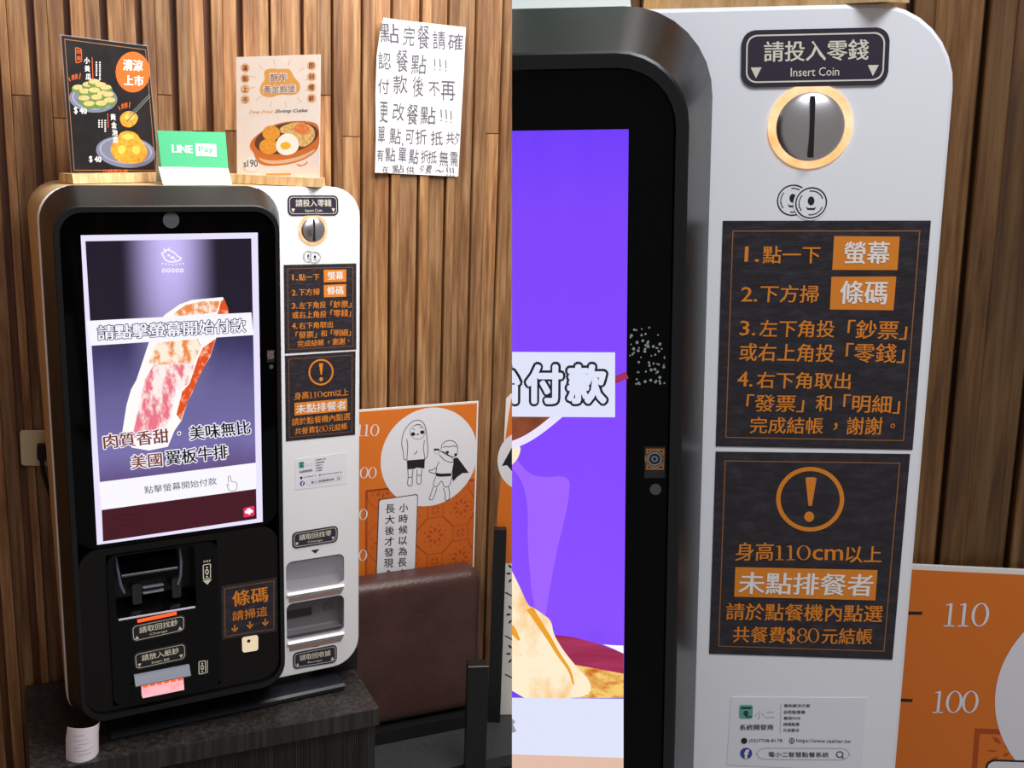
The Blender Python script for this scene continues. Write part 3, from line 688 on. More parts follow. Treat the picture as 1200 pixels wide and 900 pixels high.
        a = Art(PB, zA, .13); I = inset(P, .5); a.put([I, inset(I, .1)]); obj('border_line', a, 'orange line', fr, root, bt, solid=False)
        a = Art(PB, zA, .13); a.txt('條碼', (820, 365), (1008, 335), (818, 283), off=.02); a.txt('請掃這', (820, 440), (1005, 410), (818, 388), off=.01)
        for x, y in ((832, 478), (912, 460), (993, 446)):
            a.line([(x-1, y-20), (x, y+10)], .22); a.poly([(x-19, y+1), (x-13, y-3), (x, y+9), (x+13, y-7), (x+19, y-4), (x, y+20)])
        obj('orange_lettering', a, 'orange print', fr, root, bt, solid=False)
        a = Art(PB, zA, 0); a.quad((870, 526), (955, 512), (955, 592), (873, 605), r=.4, h0=.02, h1=.2); sw = obj('scanner_window', a, 'cream glow', fr, root, label='glowing cream scanner window')
        a = Art(PB, zA, .22); a.disc(905, 543, .32, n=14); obj('scanner_eye', a, 'lens dark', fr, root, sw, solid=False)
        name_plate(fr, root, KP['L'], zW, ((100, 108), (341, 70), (340, 155), (102, 193)), .01, '請取回找零', 'Change', -1)
        name_plate(fr, root, KP['L'], zW, ((104, 743), (336, 697), (335, 790), (106, 828)), .01, '請取回收據', 'Receipt', 1)
        a = Art(KP['L'], zW, .04); a.poly([(200, 201), (245, 194), (223, 219)]); a.poly([(201, 713), (243, 707), (222, 690)]); obj('arrow_mark', a, 'plate plum', fr, root, solid=False)
        a = Art(GP['L'], zL1, .04)
        P = [(-.0, 48.0), (27.0, 48.0), (27.0, -1.45), (0.0, -1.45)]; a.put([P], h0=.0, h1=.02)
        sn = obj('screen', a, 'screen lilac', fr, root, label='lit screen with the steak advert')
        k_ = dict(solid=False)
        SS = Art(GP['L'], zL1, .05); I = [GP['L'].px(*zL1(47, 60)), GP['L'].px(*zL1(968, 44)), GP['L'].px(*zL2(946, 560)), GP['L'].px(*zL2(130, 662))]
        SS.put([I]); obj('advert_picture', SS, 'steak advert', fr, root, sn, **k_)
        a = Art(GP['L'], zL2, .06); a.poly([(131, 662), (945, 551), (948, 710), (138, 830)]); obj('dark_footer', a, 'screen maroon', fr, root, sn, **k_)
        a = Art(GP['L'], zL2, .065); a.line([(175, 700+8*0), (230, 720), (345, 712), (350, 690), (290, 682), (180, 700)], .1); a.ell(265, 770, 92, 30, rot=-.13, inner=.95); obj('footer_drawing', a, 'screen maroon print', fr, root, sn, **k_)
        a = Art(GP['L'], zL1, .07)
        L2 = lambda x, y: ((x/4.5)*4.736, (450+y/4.5-270)*4.736)
        full_ = [(485, 470), (570, 410), (640, 385), (810, 370), (838, 430), (842, 465), (775, 590), (740, 700), (680, 800), (640, 900), L2(585, 90), L2(550, 195), L2(515, 245), L2(480, 330), L2(380, 350), L2(290, 335), L2(240, 250), L2(262, 110), L2(285, 30), (330, 830), (400, 620), (440, 540)]
        a.poly(full_); st = obj('steak_picture', a, 'steak rim', fr, root, sn, **k_)
        a = Art(GP['L'], zL1, .075); a.poly([(540, 460), (600, 415), (700, 392), (795, 392), (775, 450), (700, 465), (540, 475)]); a.poly([(445, 622), (670, 602), (690, 640), (650, 740), (440, 745), (395, 735)]); obj('steak_lit_part', a, 'steak lit meat', fr, root, sn, **k_)
        a = Art(GP['L'], zL1, .075); a.poly([(430, 740), (650, 745), (620, 850), L2(520, 40), L2(500, 150), L2(470, 235), L2(400, 290), L2(290, 280), L2(310, 200), L2(330, 100), L2(350, 20), (375, 830)]); obj('steak_shade_part', a, 'steak meat', fr, root, sn, **k_)
        a = Art(GP['L'], zL1, .08); a.poly([(770, 600), (742, 690), (690, 790), (640, 895), L2(585, 90), L2(548, 190), L2(525, 160), L2(555, 40), (625, 850), (672, 710), (700, 650)]); a.poly([(800, 392), (816, 378), (838, 430), (842, 462), (780, 465)]); obj('steak_side', a, 'steak side', fr, root, sn, **k_)
        a = Art(GP['L'], zL1, .085); a.poly([(52, 502), (968, 455), (980, 580), (75, 640)]); obj('banner', a, 'screen white', fr, root, sn, **k_)
        t_ = ((112, 615), (942, 568), (108, 524)); a = Art(GP['L'], zL1, .09); a.txt('請點擊螢幕開始付款', *t_, off=.07); obj('banner_outline', a, 'screen ink', fr, root, sn, **k_)
        t_ = ((116, 611), (938, 565), (112, 528)); a = Art(GP['L'], zL1, .12); a.txt('請點擊螢幕開始付款', *t_, off=.025); obj('banner_lettering', a, 'screen white', fr, root, sn, **k_)
        lines = ((('肉質香甜', (143, 343), (487, 308), (135, 266)), 1), (('．', (533, 268), (545, 266), (533, 254)), 0), (('美味無比', (597, 298), (918, 262), (588, 222)), 0), (('美國', (287, 450), (452, 432), (281, 376)), 1), (('翼板牛排', (470, 430), (798, 392), (464, 352)), 0))
        h_ = Art(GP['L'], zL2, .09); b_ = Art(GP['L'], zL2, .12); d_ = Art(GP['L'], zL2, .12)
        for (t, bl, br, tl), br_ in lines:
            h_.txt(t, (bl[0]-5, bl[1]+5), (br[0]+5, br[1]+5), (tl[0]-5, tl[1]-5), off=.075); (b_ if br_ else d_).txt(t, bl, br, tl, off=.022)
        obj('slogan_outline', h_, 'screen white', fr, root, sn, **k_); obj('slogan_reflection_brown', b_, 'screen reflection brown', fr, root, sn, **k_); obj('slogan_dark', d_, 'screen black', fr, root, sn, **k_)  # the brown letters are dark ones, a reflection's tint put into the colour
        a = Art(GP['L'], zL2, .08); a.poly([(116, 517), (945, 414), (946, 552), (130, 664)]); obj('white_bar', a, 'screen white', fr, root, sn, **k_)
        a = Art(GP['L'], zL2, .09); a.txt('點擊螢幕開始付款', (358, 580), (738, 530), (354, 540), off=.0); obj('bar_lettering', a, 'screen ink', fr, root, sn, **k_)
        a = Art(GP['L'], zL2, .09); a.line([(800, 520), (797, 490), (803, 482), (810, 488), (814, 516), (826, 514), (840, 518), (845, 530), (842, 560), (805, 566), (795, 545), (790, 530), (795, 526), (802, 535)], .13); obj('hand_icon', a, 'screen grey', fr, root, sn, **k_)
        a = Art(GP['L'], zL2, .09); a.quad((877, 654), (935, 641), (937, 692), (880, 704), r=.2); obj('pink_button', a, 'screen pink', fr, root, sn, **k_)
        a = Art(GP['L'], zL2, .1); a.ell(897, 674, 12, 9); a.ell(917, 670, 12, 9); a.ell(907, 665, 12, 11); a.line([(909, 674), (910, 688)], .3); obj('cloud_icon', a, 'screen white', fr, root, sn, **k_)
        a = Art(GP['L'], zL1, .07)
        a.line([(470, 125), (490, 120), (500, 105), (520, 112), (545, 125), (560, 145), (585, 155), (560, 172), (520, 176), (490, 165), (478, 140), (470, 125)], .22); a.line([(484, 100), (490, 120)], .2); a.line([(510, 96), (512, 110)], .2)
        a.ell(510, 138, 8, 6); a.ell(530, 150, 12, 7); a.ell(545, 162, 8, 4)
        for i in range(7): a.ell(475+i*19, 176+abs(i-3)*-2+14, 4, 5)
        for i in range(5): a.ell(482+i*25, 222, 11, 12, inner=.5)
        obj('logo_mark', a, 'screen white', fr, root, sn, **k_)
        # foot
        m = MB()
        prof = lambda u: [(u, -38.3, -16), (u, -38.3, 3.0), (u, -38.0, 3.5), (u, -37.3, 3.6), (u, -36.95, 3.1), (u, -36.9, 2.3), (u, -36.9, -16)]
        m.loft([prof(1.0), prof(43.0)]); obj('foot_plate', m, 'foot black', fr, root, smooth=True)
        m = MB(); m.box(8, 36, -36.9, -34.8, -9, -1.3); obj('pedestal', m, 'black side', fr, root)
    else:
        G = GP['R']; k_ = dict(solid=False)
        P = [(0, 48.0), (27.0, 48.0), (27.0, -1.45), (0, -1.45)]; a = Art(G, z7, 0); a.put([P], h0=0, h1=.02); sn = obj('screen', a, 'violet advert', fr, root, label='lit screen showing violet advert')
        a = Art(G, z7, .03); a.poly([(-40, 490), (20, 545), (60, 600), (120, 622), (232, 612), (235, 680), (212, 800), (185, 900), (150, 1090), (135, 1200), (90, 1180), (62, 900), (66, 750), (48, 650), (10, 590), (-40, 560)], sm=2); obj('pale_ribbon', a, 'violet ribbon', fr, root, sn, **k_)
        a = Art(G, z8, .04); a.poly([(168, 358), (250, 368), (350, 395), (452, 435), (452, 520), (330, 500), (255, 490), (200, 440)]); obj('red_dish', a, 'dish red', fr, root, sn, **k_)
        a = Art(G, z8, .045); a.poly([(368, 397), (405, 400), (452, 402), (452, 434), (410, 414)]); obj('dish_rim', a, 'steak rim', fr, root, sn, **k_)
        a = Art(G, z8, .05); a.poly([(-80, -60), (0, 100), (35, 170), (65, 240), (90, 250), (120, 270), (160, 300), (168, 355), (195, 400), (215, 430), (255, 480), (330, 560), (300, 620), (-80, 620)], sm=2); obj('melted_cheese', a, 'cheese', fr, root, sn, **k_)
        a = Art(G, z8, .047); a.poly([(215, 432), (255, 480), (330, 493), (452, 516), (452, 614), (150, 614), (150, 400)]); obj('golden_noodles', a, 'noodle gold', fr, root, sn, **k_)
        a = Art(G, z8, .06); a.line([(72, 250), (110, 310), (150, 370), (190, 440), (235, 500), (250, 560)], .5, taper=True); a.line([(-10, 330), (10, 350), (30, 380)], .7, taper=True); obj('cheese_fold', a, 'cheese fold', fr, root, sn, **k_)
        a = Art(G, z8, .065); a.quad((-60, 612), (452, 617), (452, 857), (-60, 840)); obj('pale_panel', a, 'screen pale', fr, root, sn, **k_)
        a = Art(G, z8, .07); a.quad((-60, 840), (452, 856), (452, 960), (-60, 960)); obj('peach_strip', a, 'screen peach', fr, root, sn, **k_)
        a = Art(G, z8, .075); a.line([(-8, 735), (-2, 712), (8, 704)], .35); a.line([(-6, 722), (9, 752)], .35); obj('panel_lettering', a, 'screen grey', fr, root, sn, **k_)
        a = Art(G, z7, .04); a.poly([(-40, 360), (190, 360), (120, 418), (60, 462), (0, 488), (-40, 500)]); obj('pan_picture', a, 'pan brown', fr, root, sn, **k_)
        a = Art(G, z7, .05); a.line([(215, 345), (165, 388), (110, 432), (50, 470), (-10, 492)], .5); obj('pan_rim', a, 'screen lilac', fr, root, sn, **k_)
        a = Art(G, z7, .045); a.poly([(-30, 488), (38, 485), (30, 535), (0, 572), (-30, 580)], sm=2); obj('cheese_bit', a, 'cheese', fr, root, sn, **k_)
        a = Art(G, z7, .045); a.line([(400, 232), (467, 205)], .45); obj('chopstick', a, 'dish red', fr, root, sn, **k_)
        a = Art(G, z7, .06); a.quad((-60, 111), (418, 113), (418, 376), (-60, 373)); obj('banner', a, 'screen pale', fr, root, sn, **k_)
        chs = (('始', -122, 36), ('付', 56, 208), ('款', 222, 386))
        a = Art(G, z7, .07)
        for t, x0, x1 in chs: a.txt(t, (x0-10, 332), (x1+8, 332), (x0-10, 150), off=.1)
        obj('banner_outline', a, 'screen black', fr, root, sn, **k_)
        a = Art(G, z7, .1)
        for t, x0, x1 in chs: a.txt(t, (x0, 322), (x1-2, 322), (x0, 160), off=.042)
        obj('banner_lettering', a, 'screen pale', fr, root, sn, **k_)
    return root
kiosk(FL, 'whole payment kiosk on the dark cabinet, lit screen showing a raw steak', 'L')
kiosk(FR, 'payment kiosk in close-up, cut by the frame, lit screen showing violet', 'R')

# ---------------------------------------------------------------- cabinet under the kiosk
def yawbox(mb, s0, s1, v0, v1, d0, d1, ch=0):
    return wbox(mb, s0, s1, v0, v1, d0, d1, ch or .01)
cab = thing('cabinet', FL, wall_pt(14, -28, V0), 'black-brown wood-grain cabinet that carries the payment kiosk', 'cabinet')
m = MB(); yawbox(m, -57, 1.7, -41.6, -38.3, .3, 31.4, .08); obj('cabinet_top', m, 'cabinet laminate', FL, cab)
m = MB(); yawbox(m, -56, 1.2, V0, -41.6, .3, 30.4); obj('cabinet_body', m, 'cabinet laminate', FL, cab)
for i in range(130):
    s_ = -.2-i*.34
    m = MB(); m.loft([[wall_pt(d, x, v) for x, d in ((s_-.13, 30.4), (s_-.07, 30.55), (s_+.07, 30.55), (s_+.13, 30.4))] for v in (V0+.1, -42.0)])
    obj('reed', m, 'cabinet laminate', FL, cab)

# ---------------------------------------------------------------- things on top of the kiosks
def wood_base(fr, root, pl, a0, a1, depth=2.0, hgt=1.5):
    m = MB()
    prof = [(-depth, 0), (depth, 0), (depth*.86, hgt), (-depth*.86, hgt)]
    e3 = np.cross(pl.e1, [0, 1, 0]); o = np.array([pl.o[0], 54.95, pl.o[2]])
    e2 = np.array([0, 1, 0.])
    m.loft([[tuple(o+x*pl.e1+t*e2+d*e3+(0 if True else 0)) for d, t in prof] for x in (a0, a0+.5, a1-.5, a1)])
    return obj('wooden_base', m, 'light wood', fr, root)
zm = zoom(0, 0, 4)
def menu_stand():
    fr = FL; pl = Plane(fr, (.5, 54.95, -6.5), -26, 4)
    t = thing('menu_stand', fr, (8, 54.95, -8), 'black menu card of cucumber and yellow pickle dishes in a wooden base', 'menu')
    wood_base(fr, t, pl, -.6, 17.3)
    q = ((283, 160), (692, 213), (753, 824), (335, 815)); a = Art(pl, zm, 0); P = a.lp(q); a.put([P], h0=-.18, h1=-.02); obj('acrylic_sheet', a, 'clear flap', fr, t)
    q = ((288, 166), (688, 217), (745, 812), (336, 808)); a = Art(pl, zm, 0); P = a.lp(q); a.put([P], h0=0, h1=.06); cd_ = obj('menu_card', a, 'menu black', fr, t)
    k = dict(solid=False)
    def L(name, mt, h, fn): a = Art(pl, zm, h); fn(a); obj(name, a, mt, fr, t, cd_, **k)
    L('border_line', 'orange line', .08, lambda a: a.frame((300, 182), (682, 232), (730, 800), (345, 800), .12))
    L('orange_badge', 'menu orange', .09, lambda a: a.ell(621, 338, 80, 95, n=40))
    def w_(a):
        a.txt('清涼', (574, 330), (668, 335), (574, 276), off=.04); a.txt('上市', (578, 400), (672, 404), (578, 350), off=.04)
    L('badge_lettering', 'menu white', .1, w_)
    def w_(a):
        for c_, x, y in (('小', 393, 298), ('黃', 395, 336), ('瓜', 400, 374)): a.txt(c_, (x, y), (x+26, y+2), (x-1, y-30), off=.03)
        for c_, x, y in (('黃', 516, 563), ('金', 520, 600), ('泡', 524, 636), ('菜', 527, 670)): a.txt(c_, (x, y), (x+26, y+2), (x-1, y-30), off=.03)
        a.txt('$ 40', (345, 535), (406, 540), (344, 500), off=.03); a.txt('$ 40', (416, 762), (474, 766), (415, 730), off=.03)
        for x, y0, n_ in ((450, 290, 7), (466, 290, 9), (462, 562, 4), (476, 562, 4), (491, 562, 6)):
            for i in range(n_): a.quad((x-3, y0+i*10), (x+4, y0+i*10), (x+4, y0+i*10+6), (x-3, y0+i*10+6))
    L('white_lettering', 'menu white', .1, w_)
    def w_(a):
        a.frame((350, 220), (381, 228), (383, 290), (352, 298), .12, r=.3); a.txt('胡', (355, 252), (376, 254), (355, 230)); a.txt('麻', (357, 284), (378, 286), (357, 260))
        a.line([(430, 268), (434, 372)], .1); a.line([(503, 532), (506, 600)], .1)
        for bx, by in ((345, 365), (578, 500)):
            a.txt('推薦', (bx-12, by+12), (bx+18, by+6), (bx-12, by-14)); a.line([(bx-25, by-2), (bx-17, by+16)], .12); a.line([(bx+30, by-22), (bx+26, by+6)], .12)
        a.txt('小特早午餐', (480, 812), (598, 814), (480, 792))
    L('orange_lettering', 'menu orange', .1, w_)
    L('dish_picture', 'dish blue', .08, lambda a: (a.ell(436, 462, 113, 66, rot=.06), a.ell(588, 712, 140, 74, rot=.1)))
    L('dish_inner', 'dish pale', .085, lambda a: (a.ell(436, 458, 100, 56, rot=.06, inner=.93), a.ell(588, 706, 124, 62, rot=.1, inner=.94)))
    cu = [(365, 412), (412, 398), (440, 385), (470, 400), (494, 412), (396, 430), (440, 425), (480, 440), (505, 445), (392, 462), (450, 458), (512, 472), (415, 488), (472, 486)]
    L('cucumber_rind', 'cucumber green', .09, lambda a: [a.ell(x, y+5+i*0, 31, 19, n=16, h0=.09+i*.002, h1=None) for i, (x, y) in enumerate(cu)])
    L('cucumber_face', 'cucumber flesh', .092, lambda a: [a.ell(x, y-3, 26, 12, n=16, h0=.0905+i*.002) for i, (x, y) in enumerate(cu)])
    L('pickle_pile', 'kimchi yellow', .09, lambda a: (a.poly([(515, 690), (530, 665), (552, 640), (565, 620), (600, 612), (640, 625), (655, 650), (685, 690), (690, 730), (660, 765), (600, 768), (545, 755), (520, 720)], sm=2), a.poly([(560, 545), (585, 522), (620, 520), (648, 545), (640, 575), (610, 600), (575, 592), (562, 570)], sm=2)))
    L('pickle_highlight', 'kimchi light', .1, lambda a: (a.poly([(560, 640), (600, 622), (635, 640), (600, 660)], sm=2), a.poly([(545, 690), (580, 675), (590, 710), (560, 730)], sm=2), a.poly([(620, 680), (660, 690), (650, 730), (615, 715)], sm=2), a.ell(605, 548, 24, 15)))
    L('chopsticks', 'chopstick grey', .11, lambda a: (a.line([(592, 570), (703, 450)], .22), a.line([(600, 545), (700, 440)], .16)))
menu_stand()
def green_card(fr, dx, label):
    pl0 = Plane(FL, (14.5, 54.95, -4), 4, 20); pl = Plane(FL, (14.5+dx, 54.95, -4), 4, 20); pl.px = pl0.px
    z = zoom(180, 50, 5)
    t = thing('table_sign', fr, (20+dx, 54.95, -5), label, 'sign', None)
    k = dict(solid=False)
    a = Art(pl, z, 0); a.quad((28, 728), (436, 728), (460, 832), (56, 832), h0=-.25, h1=0); cd_ = obj('white_card', a, 'card white', fr, t)
    a = Art(pl, z, 0); a.quad((22, 515), (420, 525), (438, 735), (44, 725), h0=-.25, h1=.03); gc = obj('green_card', a, 'green card', fr, t)
    m = MB(); P = pl.lp((0, 0)) if False else None
    # rear leg of the folded card
    w0, w1 = np.array(pl.at(*pl0.px(*z(22, 515)))), np.array(pl.at(*pl0.px(*z(420, 525))))
    m = MB(); b0 = np.array([w0[0], 54.95, w0[2]-2.5]); b1 = np.array([w1[0], 54.95, w1[2]-2.5]); d = np.array([0, 0, .25])
    m.add([tuple(p) for p in (w0-d*1.2, w1-d*1.2, b1, b0, w0-d*2.2, w1-d*2.2, b1-d, b0-d)], [(0, 1, 2, 3), (4, 7, 6, 5), (0, 4, 5, 1), (1, 5, 6, 2), (2, 6, 7, 3), (3, 7, 4, 0)])
    obj('rear_support', m, 'card white', fr, t)
    a = Art(pl, z, .07); a.txt('LINE', (108, 644), (230, 648), (105, 598), off=.035); a.quad((245, 592), (365, 596), (370, 668), (250, 664)); obj('white_lettering', a, 'menu white', fr, t, gc, **k)
    a = Art(pl, z, .1); a.txt('Pay', (264, 650), (352, 654), (262, 606), off=.02); obj('green_lettering', a, 'green card', fr, t, gc, **k)
    a = Art(pl, z, .04)
    for x0, x1, y in ((95, 165, 766), (95, 190, 782)): a.line([(x0, y), (x1, y+1)], .14)
    a.quad((318, 752), (348, 753), (350, 786), (320, 785)); a.quad((374, 753), (402, 754), (405, 787), (377, 786)); obj('mint_marks', a, 'mint print', fr, t, cd_, **k)
green_card(FL, 0, 'green and white payment sign between the two menu stands on top of the kiosk')
green_card(FR, 1.7, 'bottom edge of a white card seen above the close-up kiosk, left of its corner')
def cutlet_stand(fr, du, label):
    pl0 = Plane(FL, (27, 54.95, -11.5), 42, 0); pl = Plane(FL, (27+du, 54.95, -11.5), 42, 0); pl.px = pl0.px
    z = zoom(180, 50, 5)
    t = thing('menu_stand', fr, (32+du, 54.95, -7), label, 'menu')
    k = dict(solid=False)
    a1 = pl0.px(*z(975, 800))[0]
    wood_base(fr, t, pl, -1.2, a1+.3, 1.6)
    a = Art(pl, z, 0); a.quad((484, 84), (978, 68), (972, 800), (490, 800), h0=-.1, h1=.04); cd_ = obj('menu_card', a, 'poster cream', fr, t)
    if cd_ is None: return
    def L(name, mt, h, fn): a = Art(pl, z, h); fn(a); obj(name, a, mt, fr, t, cd_, **k)
    def w_(a):
        for x, ys in ((537, (148, 210, 272, 333)), (926, (135, 199, 262, 326))):
            for y in ys: a.ell(x, y, 27, 27)
    L('letter_disc', 'poster peach', .05, w_)
    def w_(a):
        for c_, y in zip('滿餡上市', (148, 210, 272, 333)): a.txt(c_, (521, y+17), (553, y+17), (521, y-17), off=.03)
        for c_, y in zip('即刻嚐鮮', (135, 199, 262, 326)): a.txt(c_, (910, y+17), (942, y+17), (910, y-17), off=.03)
    L('amber_lettering', 'poster amber', .07, w_)
    L('title_cloud', 'poster apricot', .05, lambda a: a.poly([(650, 160), (690, 150), (740, 156), (790, 150), (810, 170), (825, 205), (855, 235), (862, 270), (845, 300), (800, 308), (740, 302), (690, 322), (640, 312), (620, 285), (630, 245), (655, 215), (648, 185)], sm=2))
    L('title_outline', 'menu white', .06, lambda a: (a.txt('黃金蝦堡', (640, 300), (838, 294), (640, 248), off=.09), a.txt('酥炸', (680, 232), (786, 228), (678, 176), off=.05)))
    L('title_lettering', 'poster amber', .09, lambda a: a.txt('黃金蝦堡', (646, 296), (832, 290), (646, 252), off=-.01))
    L('title_yellow', 'poster amber', .09, lambda a: a.txt('酥炸', (686, 228), (780, 224), (684, 182), off=-.005))
    L('rays', 'poster peach', .045, lambda a: [a.line([(742+150*math.cos(t_), 240-110*math.sin(t_)), (742+190*math.cos(t_), 240-145*math.sin(t_))], .12) for t_ in (i*.5236+.2 for i in range(12))])
    L('black_lettering', 'black print', .06, lambda a: (a.txt('Shrimp Cutlet', (712, 418), (906, 412), (712, 392), off=.02, shear=.3)))
    L('peach_lettering', 'poster apricot', .06, lambda a: (a.txt('Deep Fried', (560, 420), (700, 417), (560, 397), off=.015, shear=.3), a.line([(660, 772), (805, 770)], .3), a.line([(595, 806), (830, 804)], .12)))
    L('wooden_board_picture', 'poster plate', .05, lambda a: a.poly([(560, 610), (575, 570), (620, 530), (680, 490), (760, 465), (860, 457), (940, 465), (972, 490), (974, 610), (930, 660), (850, 700), (740, 722), (640, 722), (600, 690), (590, 650)], sm=2))
    L('board_shade', 'poster peach', .052, lambda a: a.poly([(600, 665), (660, 690), (760, 690), (870, 662), (960, 615), (930, 650), (850, 692), (740, 712), (650, 708)], sm=2))
    L('iron_pan', 'poster iron', .055, lambda a: a.ell(780, 560, 190, 88, rot=-.2, n=40))
    L('noodle_picture', 'noodles', .06, lambda a: a.poly([(735, 500), (800, 470), (870, 465), (930, 490), (950, 530), (935, 580), (880, 615), (840, 600), (810, 540), (745, 530)], sm=2))
    L('tomato_picture', 'tomato', .065, lambda a: a.poly([(815, 505), (840, 478), (880, 472), (910, 490), (915, 525), (880, 540), (840, 530)], sm=2))
    L('cutlet_picture', 'cutlet', .07, lambda a: a.ell(690, 530, 52, 44)); L('cutlet_picture', 'cutlet', .072, lambda a: a.ell(676, 608, 56, 46))
    L('egg_white_picture', 'egg white', .075, lambda a: a.poly([(725, 570), (750, 540), (790, 528), (830, 545), (852, 580), (850, 625), (815, 655), (765, 662), (728, 640), (715, 605)], sm=2))
    L('egg_yolk_picture', 'yolk', .08, lambda a: a.ell(774, 604, 30, 22))
    L('price_disc', 'menu white', .085, lambda a: a.ell(570, 712, 47, 44))
    L('price_lettering', 'black print', .09, lambda a: (a.txt('$', (528, 732), (545, 732), (528, 700), off=.01), a.txt('190', (550, 730), (612, 728), (550, 686), off=.01)))
    L('chili_picture', 'tomato', .06, lambda a: a.line([(840, 712), (865, 722), (890, 712), (902, 698)], .22))
cutlet_stand(FL, 0, 'cream menu card of fried cutlet and egg in a wooden base')
cutlet_stand(FR, 3.2, 'bottom edge of a cream menu card above the close-up kiosk, near its white corner')

# ---------------------------------------------------------------- handwritten notice on the slats
def notice():
    fr = FL; pl = Plane(fr, wall_pt(.25, 0, 0), WA, 0)
    t = thing('paper_notice', fr, wall_pt(.25, 19, 56), 'white paper notice handwritten in pencil, taped to the slatted wall', 'notice')
    L_ = [(447, 21), (443, 38), (439, 65), (437.5, 110), (438, 160), (437, 202)]; R_ = [(546, 32), (545, 50), (543.5, 85), (541, 130), (539, 170), (537, 207)]
    def curl(s_): return 1.3*max(0, (.35-s_)/.35)**2
    NU = 14; m = MB(); rows = []
    for a_, b_ in zip(L_, R_):
        A_, B_ = np.array(pl.px(*a_)), np.array(pl.px(*b_)); rows.append([pl.at(*(A_+(B_-A_)*i/NU), curl(i/NU)) for i in range(NU+1)])
    rb = [[tuple(np.array(p)-.06*pl.n) for p in r] for r in rows]
    n = NU+1; vs = [p for r in rows for p in r]+[p for r in rb for p in r]; N = len(rows)*n; fs = []
    for j in range(len(rows)-1):
        for i in range(NU): q = (j*n+i, j*n+i+1, (j+1)*n+i+1, (j+1)*n+i); fs += [q, tuple(x+N for x in q[::-1])]
    for j in range(len(rows)-1): fs += [(j*n, (j+1)*n, (j+1)*n+N, j*n+N), (j*n+NU, j*n+NU+N, (j+1)*n+NU+N, (j+1)*n+NU)]
    for i in range(NU): fs += [(i, i+N, i+1+N, i+1), ((len(rows)-1)*n+i, (len(rows)-1)*n+i+1, (len(rows)-1)*n+i+1+N, (len(rows)-1)*n+i+N)]
    m.add(vs, fs); sh = obj('paper_sheet', m, 'paper', fr, t, smooth=True)
    z = zoom(380, 0, 3.9136); a = Art(pl, z, 0)
    ch = [('點', 245, 340, 105, 195), ('完', 362, 415, 118, 208), ('餐', 425, 480, 115, 225), ('請', 497, 555, 140, 225), ('確', 565, 635, 155, 230),
          ('認', 235, 300, 238, 315), ('餐', 330, 385, 228, 330), ('點', 400, 470, 250, 340), ('付', 238, 295, 360, 428), ('款', 315, 382, 345, 430), ('後', 405, 455, 350, 445), ('不', 478, 528, 375, 440), ('再', 532, 597, 370, 458),
          ('更', 245, 285, 465, 560), ('改', 310, 365, 470, 550), ('餐', 378, 430, 475, 570), ('點', 440, 510, 487, 570), ('單', 234, 270, 580, 655), ('點', 295, 350, 585, 658), ('可', 370, 408, 595, 660), ('折', 418, 470, 592, 662),
          ('抵', 490, 545, 600, 665), ('共', 555, 592, 605, 662), ('夕', 597, 619, 600, 665), ('有', 232, 265, 682, 738), ('點', 275, 325, 676, 742), ('單', 338, 375, 675, 742), ('點', 388, 432, 682, 750), ('折', 440, 475, 690, 748),
          ('抵', 478, 518, 690, 748), ('無', 530, 570, 690, 762), ('需', 578, 612, 695, 760), ('在', 262, 292, 758, 790), ('點', 310, 365, 757, 795), ('供', 378, 415, 760, 795), ('夕', 432, 455, 758, 795), ('費', 465, 492, 757, 797), ('～', 508, 548, 778, 792)]
    rnd = random.Random(2)
    for c_, x0, x1, y0, y1 in ch:
        j = rnd.uniform(-4, 4); a.txt(c_, (x0+j, y1), (x1+j, y1+rnd.uniform(-5, 5)), (x0+rnd.uniform(-3, 5), y0), off=0)
    for x, y0, y1 in ((505, 268, 305), (530, 270, 308), (556, 274, 312), (535, 500, 540), (558, 502, 545), (580, 506, 548), (562, 768, 790), (576, 768, 792), (590, 768, 794), (358, 655, 668)):
        a.line([(x, y0), (x+2, y1)], .22); a.disc(x+1, y1+12, .14, n=8)
    o = pl.o; LL = np.array([pl.px(*p) for p in L_])[::-1]; RR = np.array([pl.px(*p) for p in R_])[::-1]
    def lift(p):
        d = np.array(p)-o; x, y = d@pl.e1, d@pl.e2; l = np.interp(y, LL[:, 1], LL[:, 0]); r = np.interp(y, RR[:, 1], RR[:, 0])
        f = max(0, min(1, (x-l)/(r-l)))*NU; i = min(int(f), NU-1); return curl(i/NU)*(1-f+i)+curl((i+1)/NU)*(f-i)+.09
    a.v = [tuple(np.array(p)+pl.n*lift(p)) for p in a.v]
    obj('handwriting', a, 'pencil ink', fr, t, sh, solid=False)
notice()

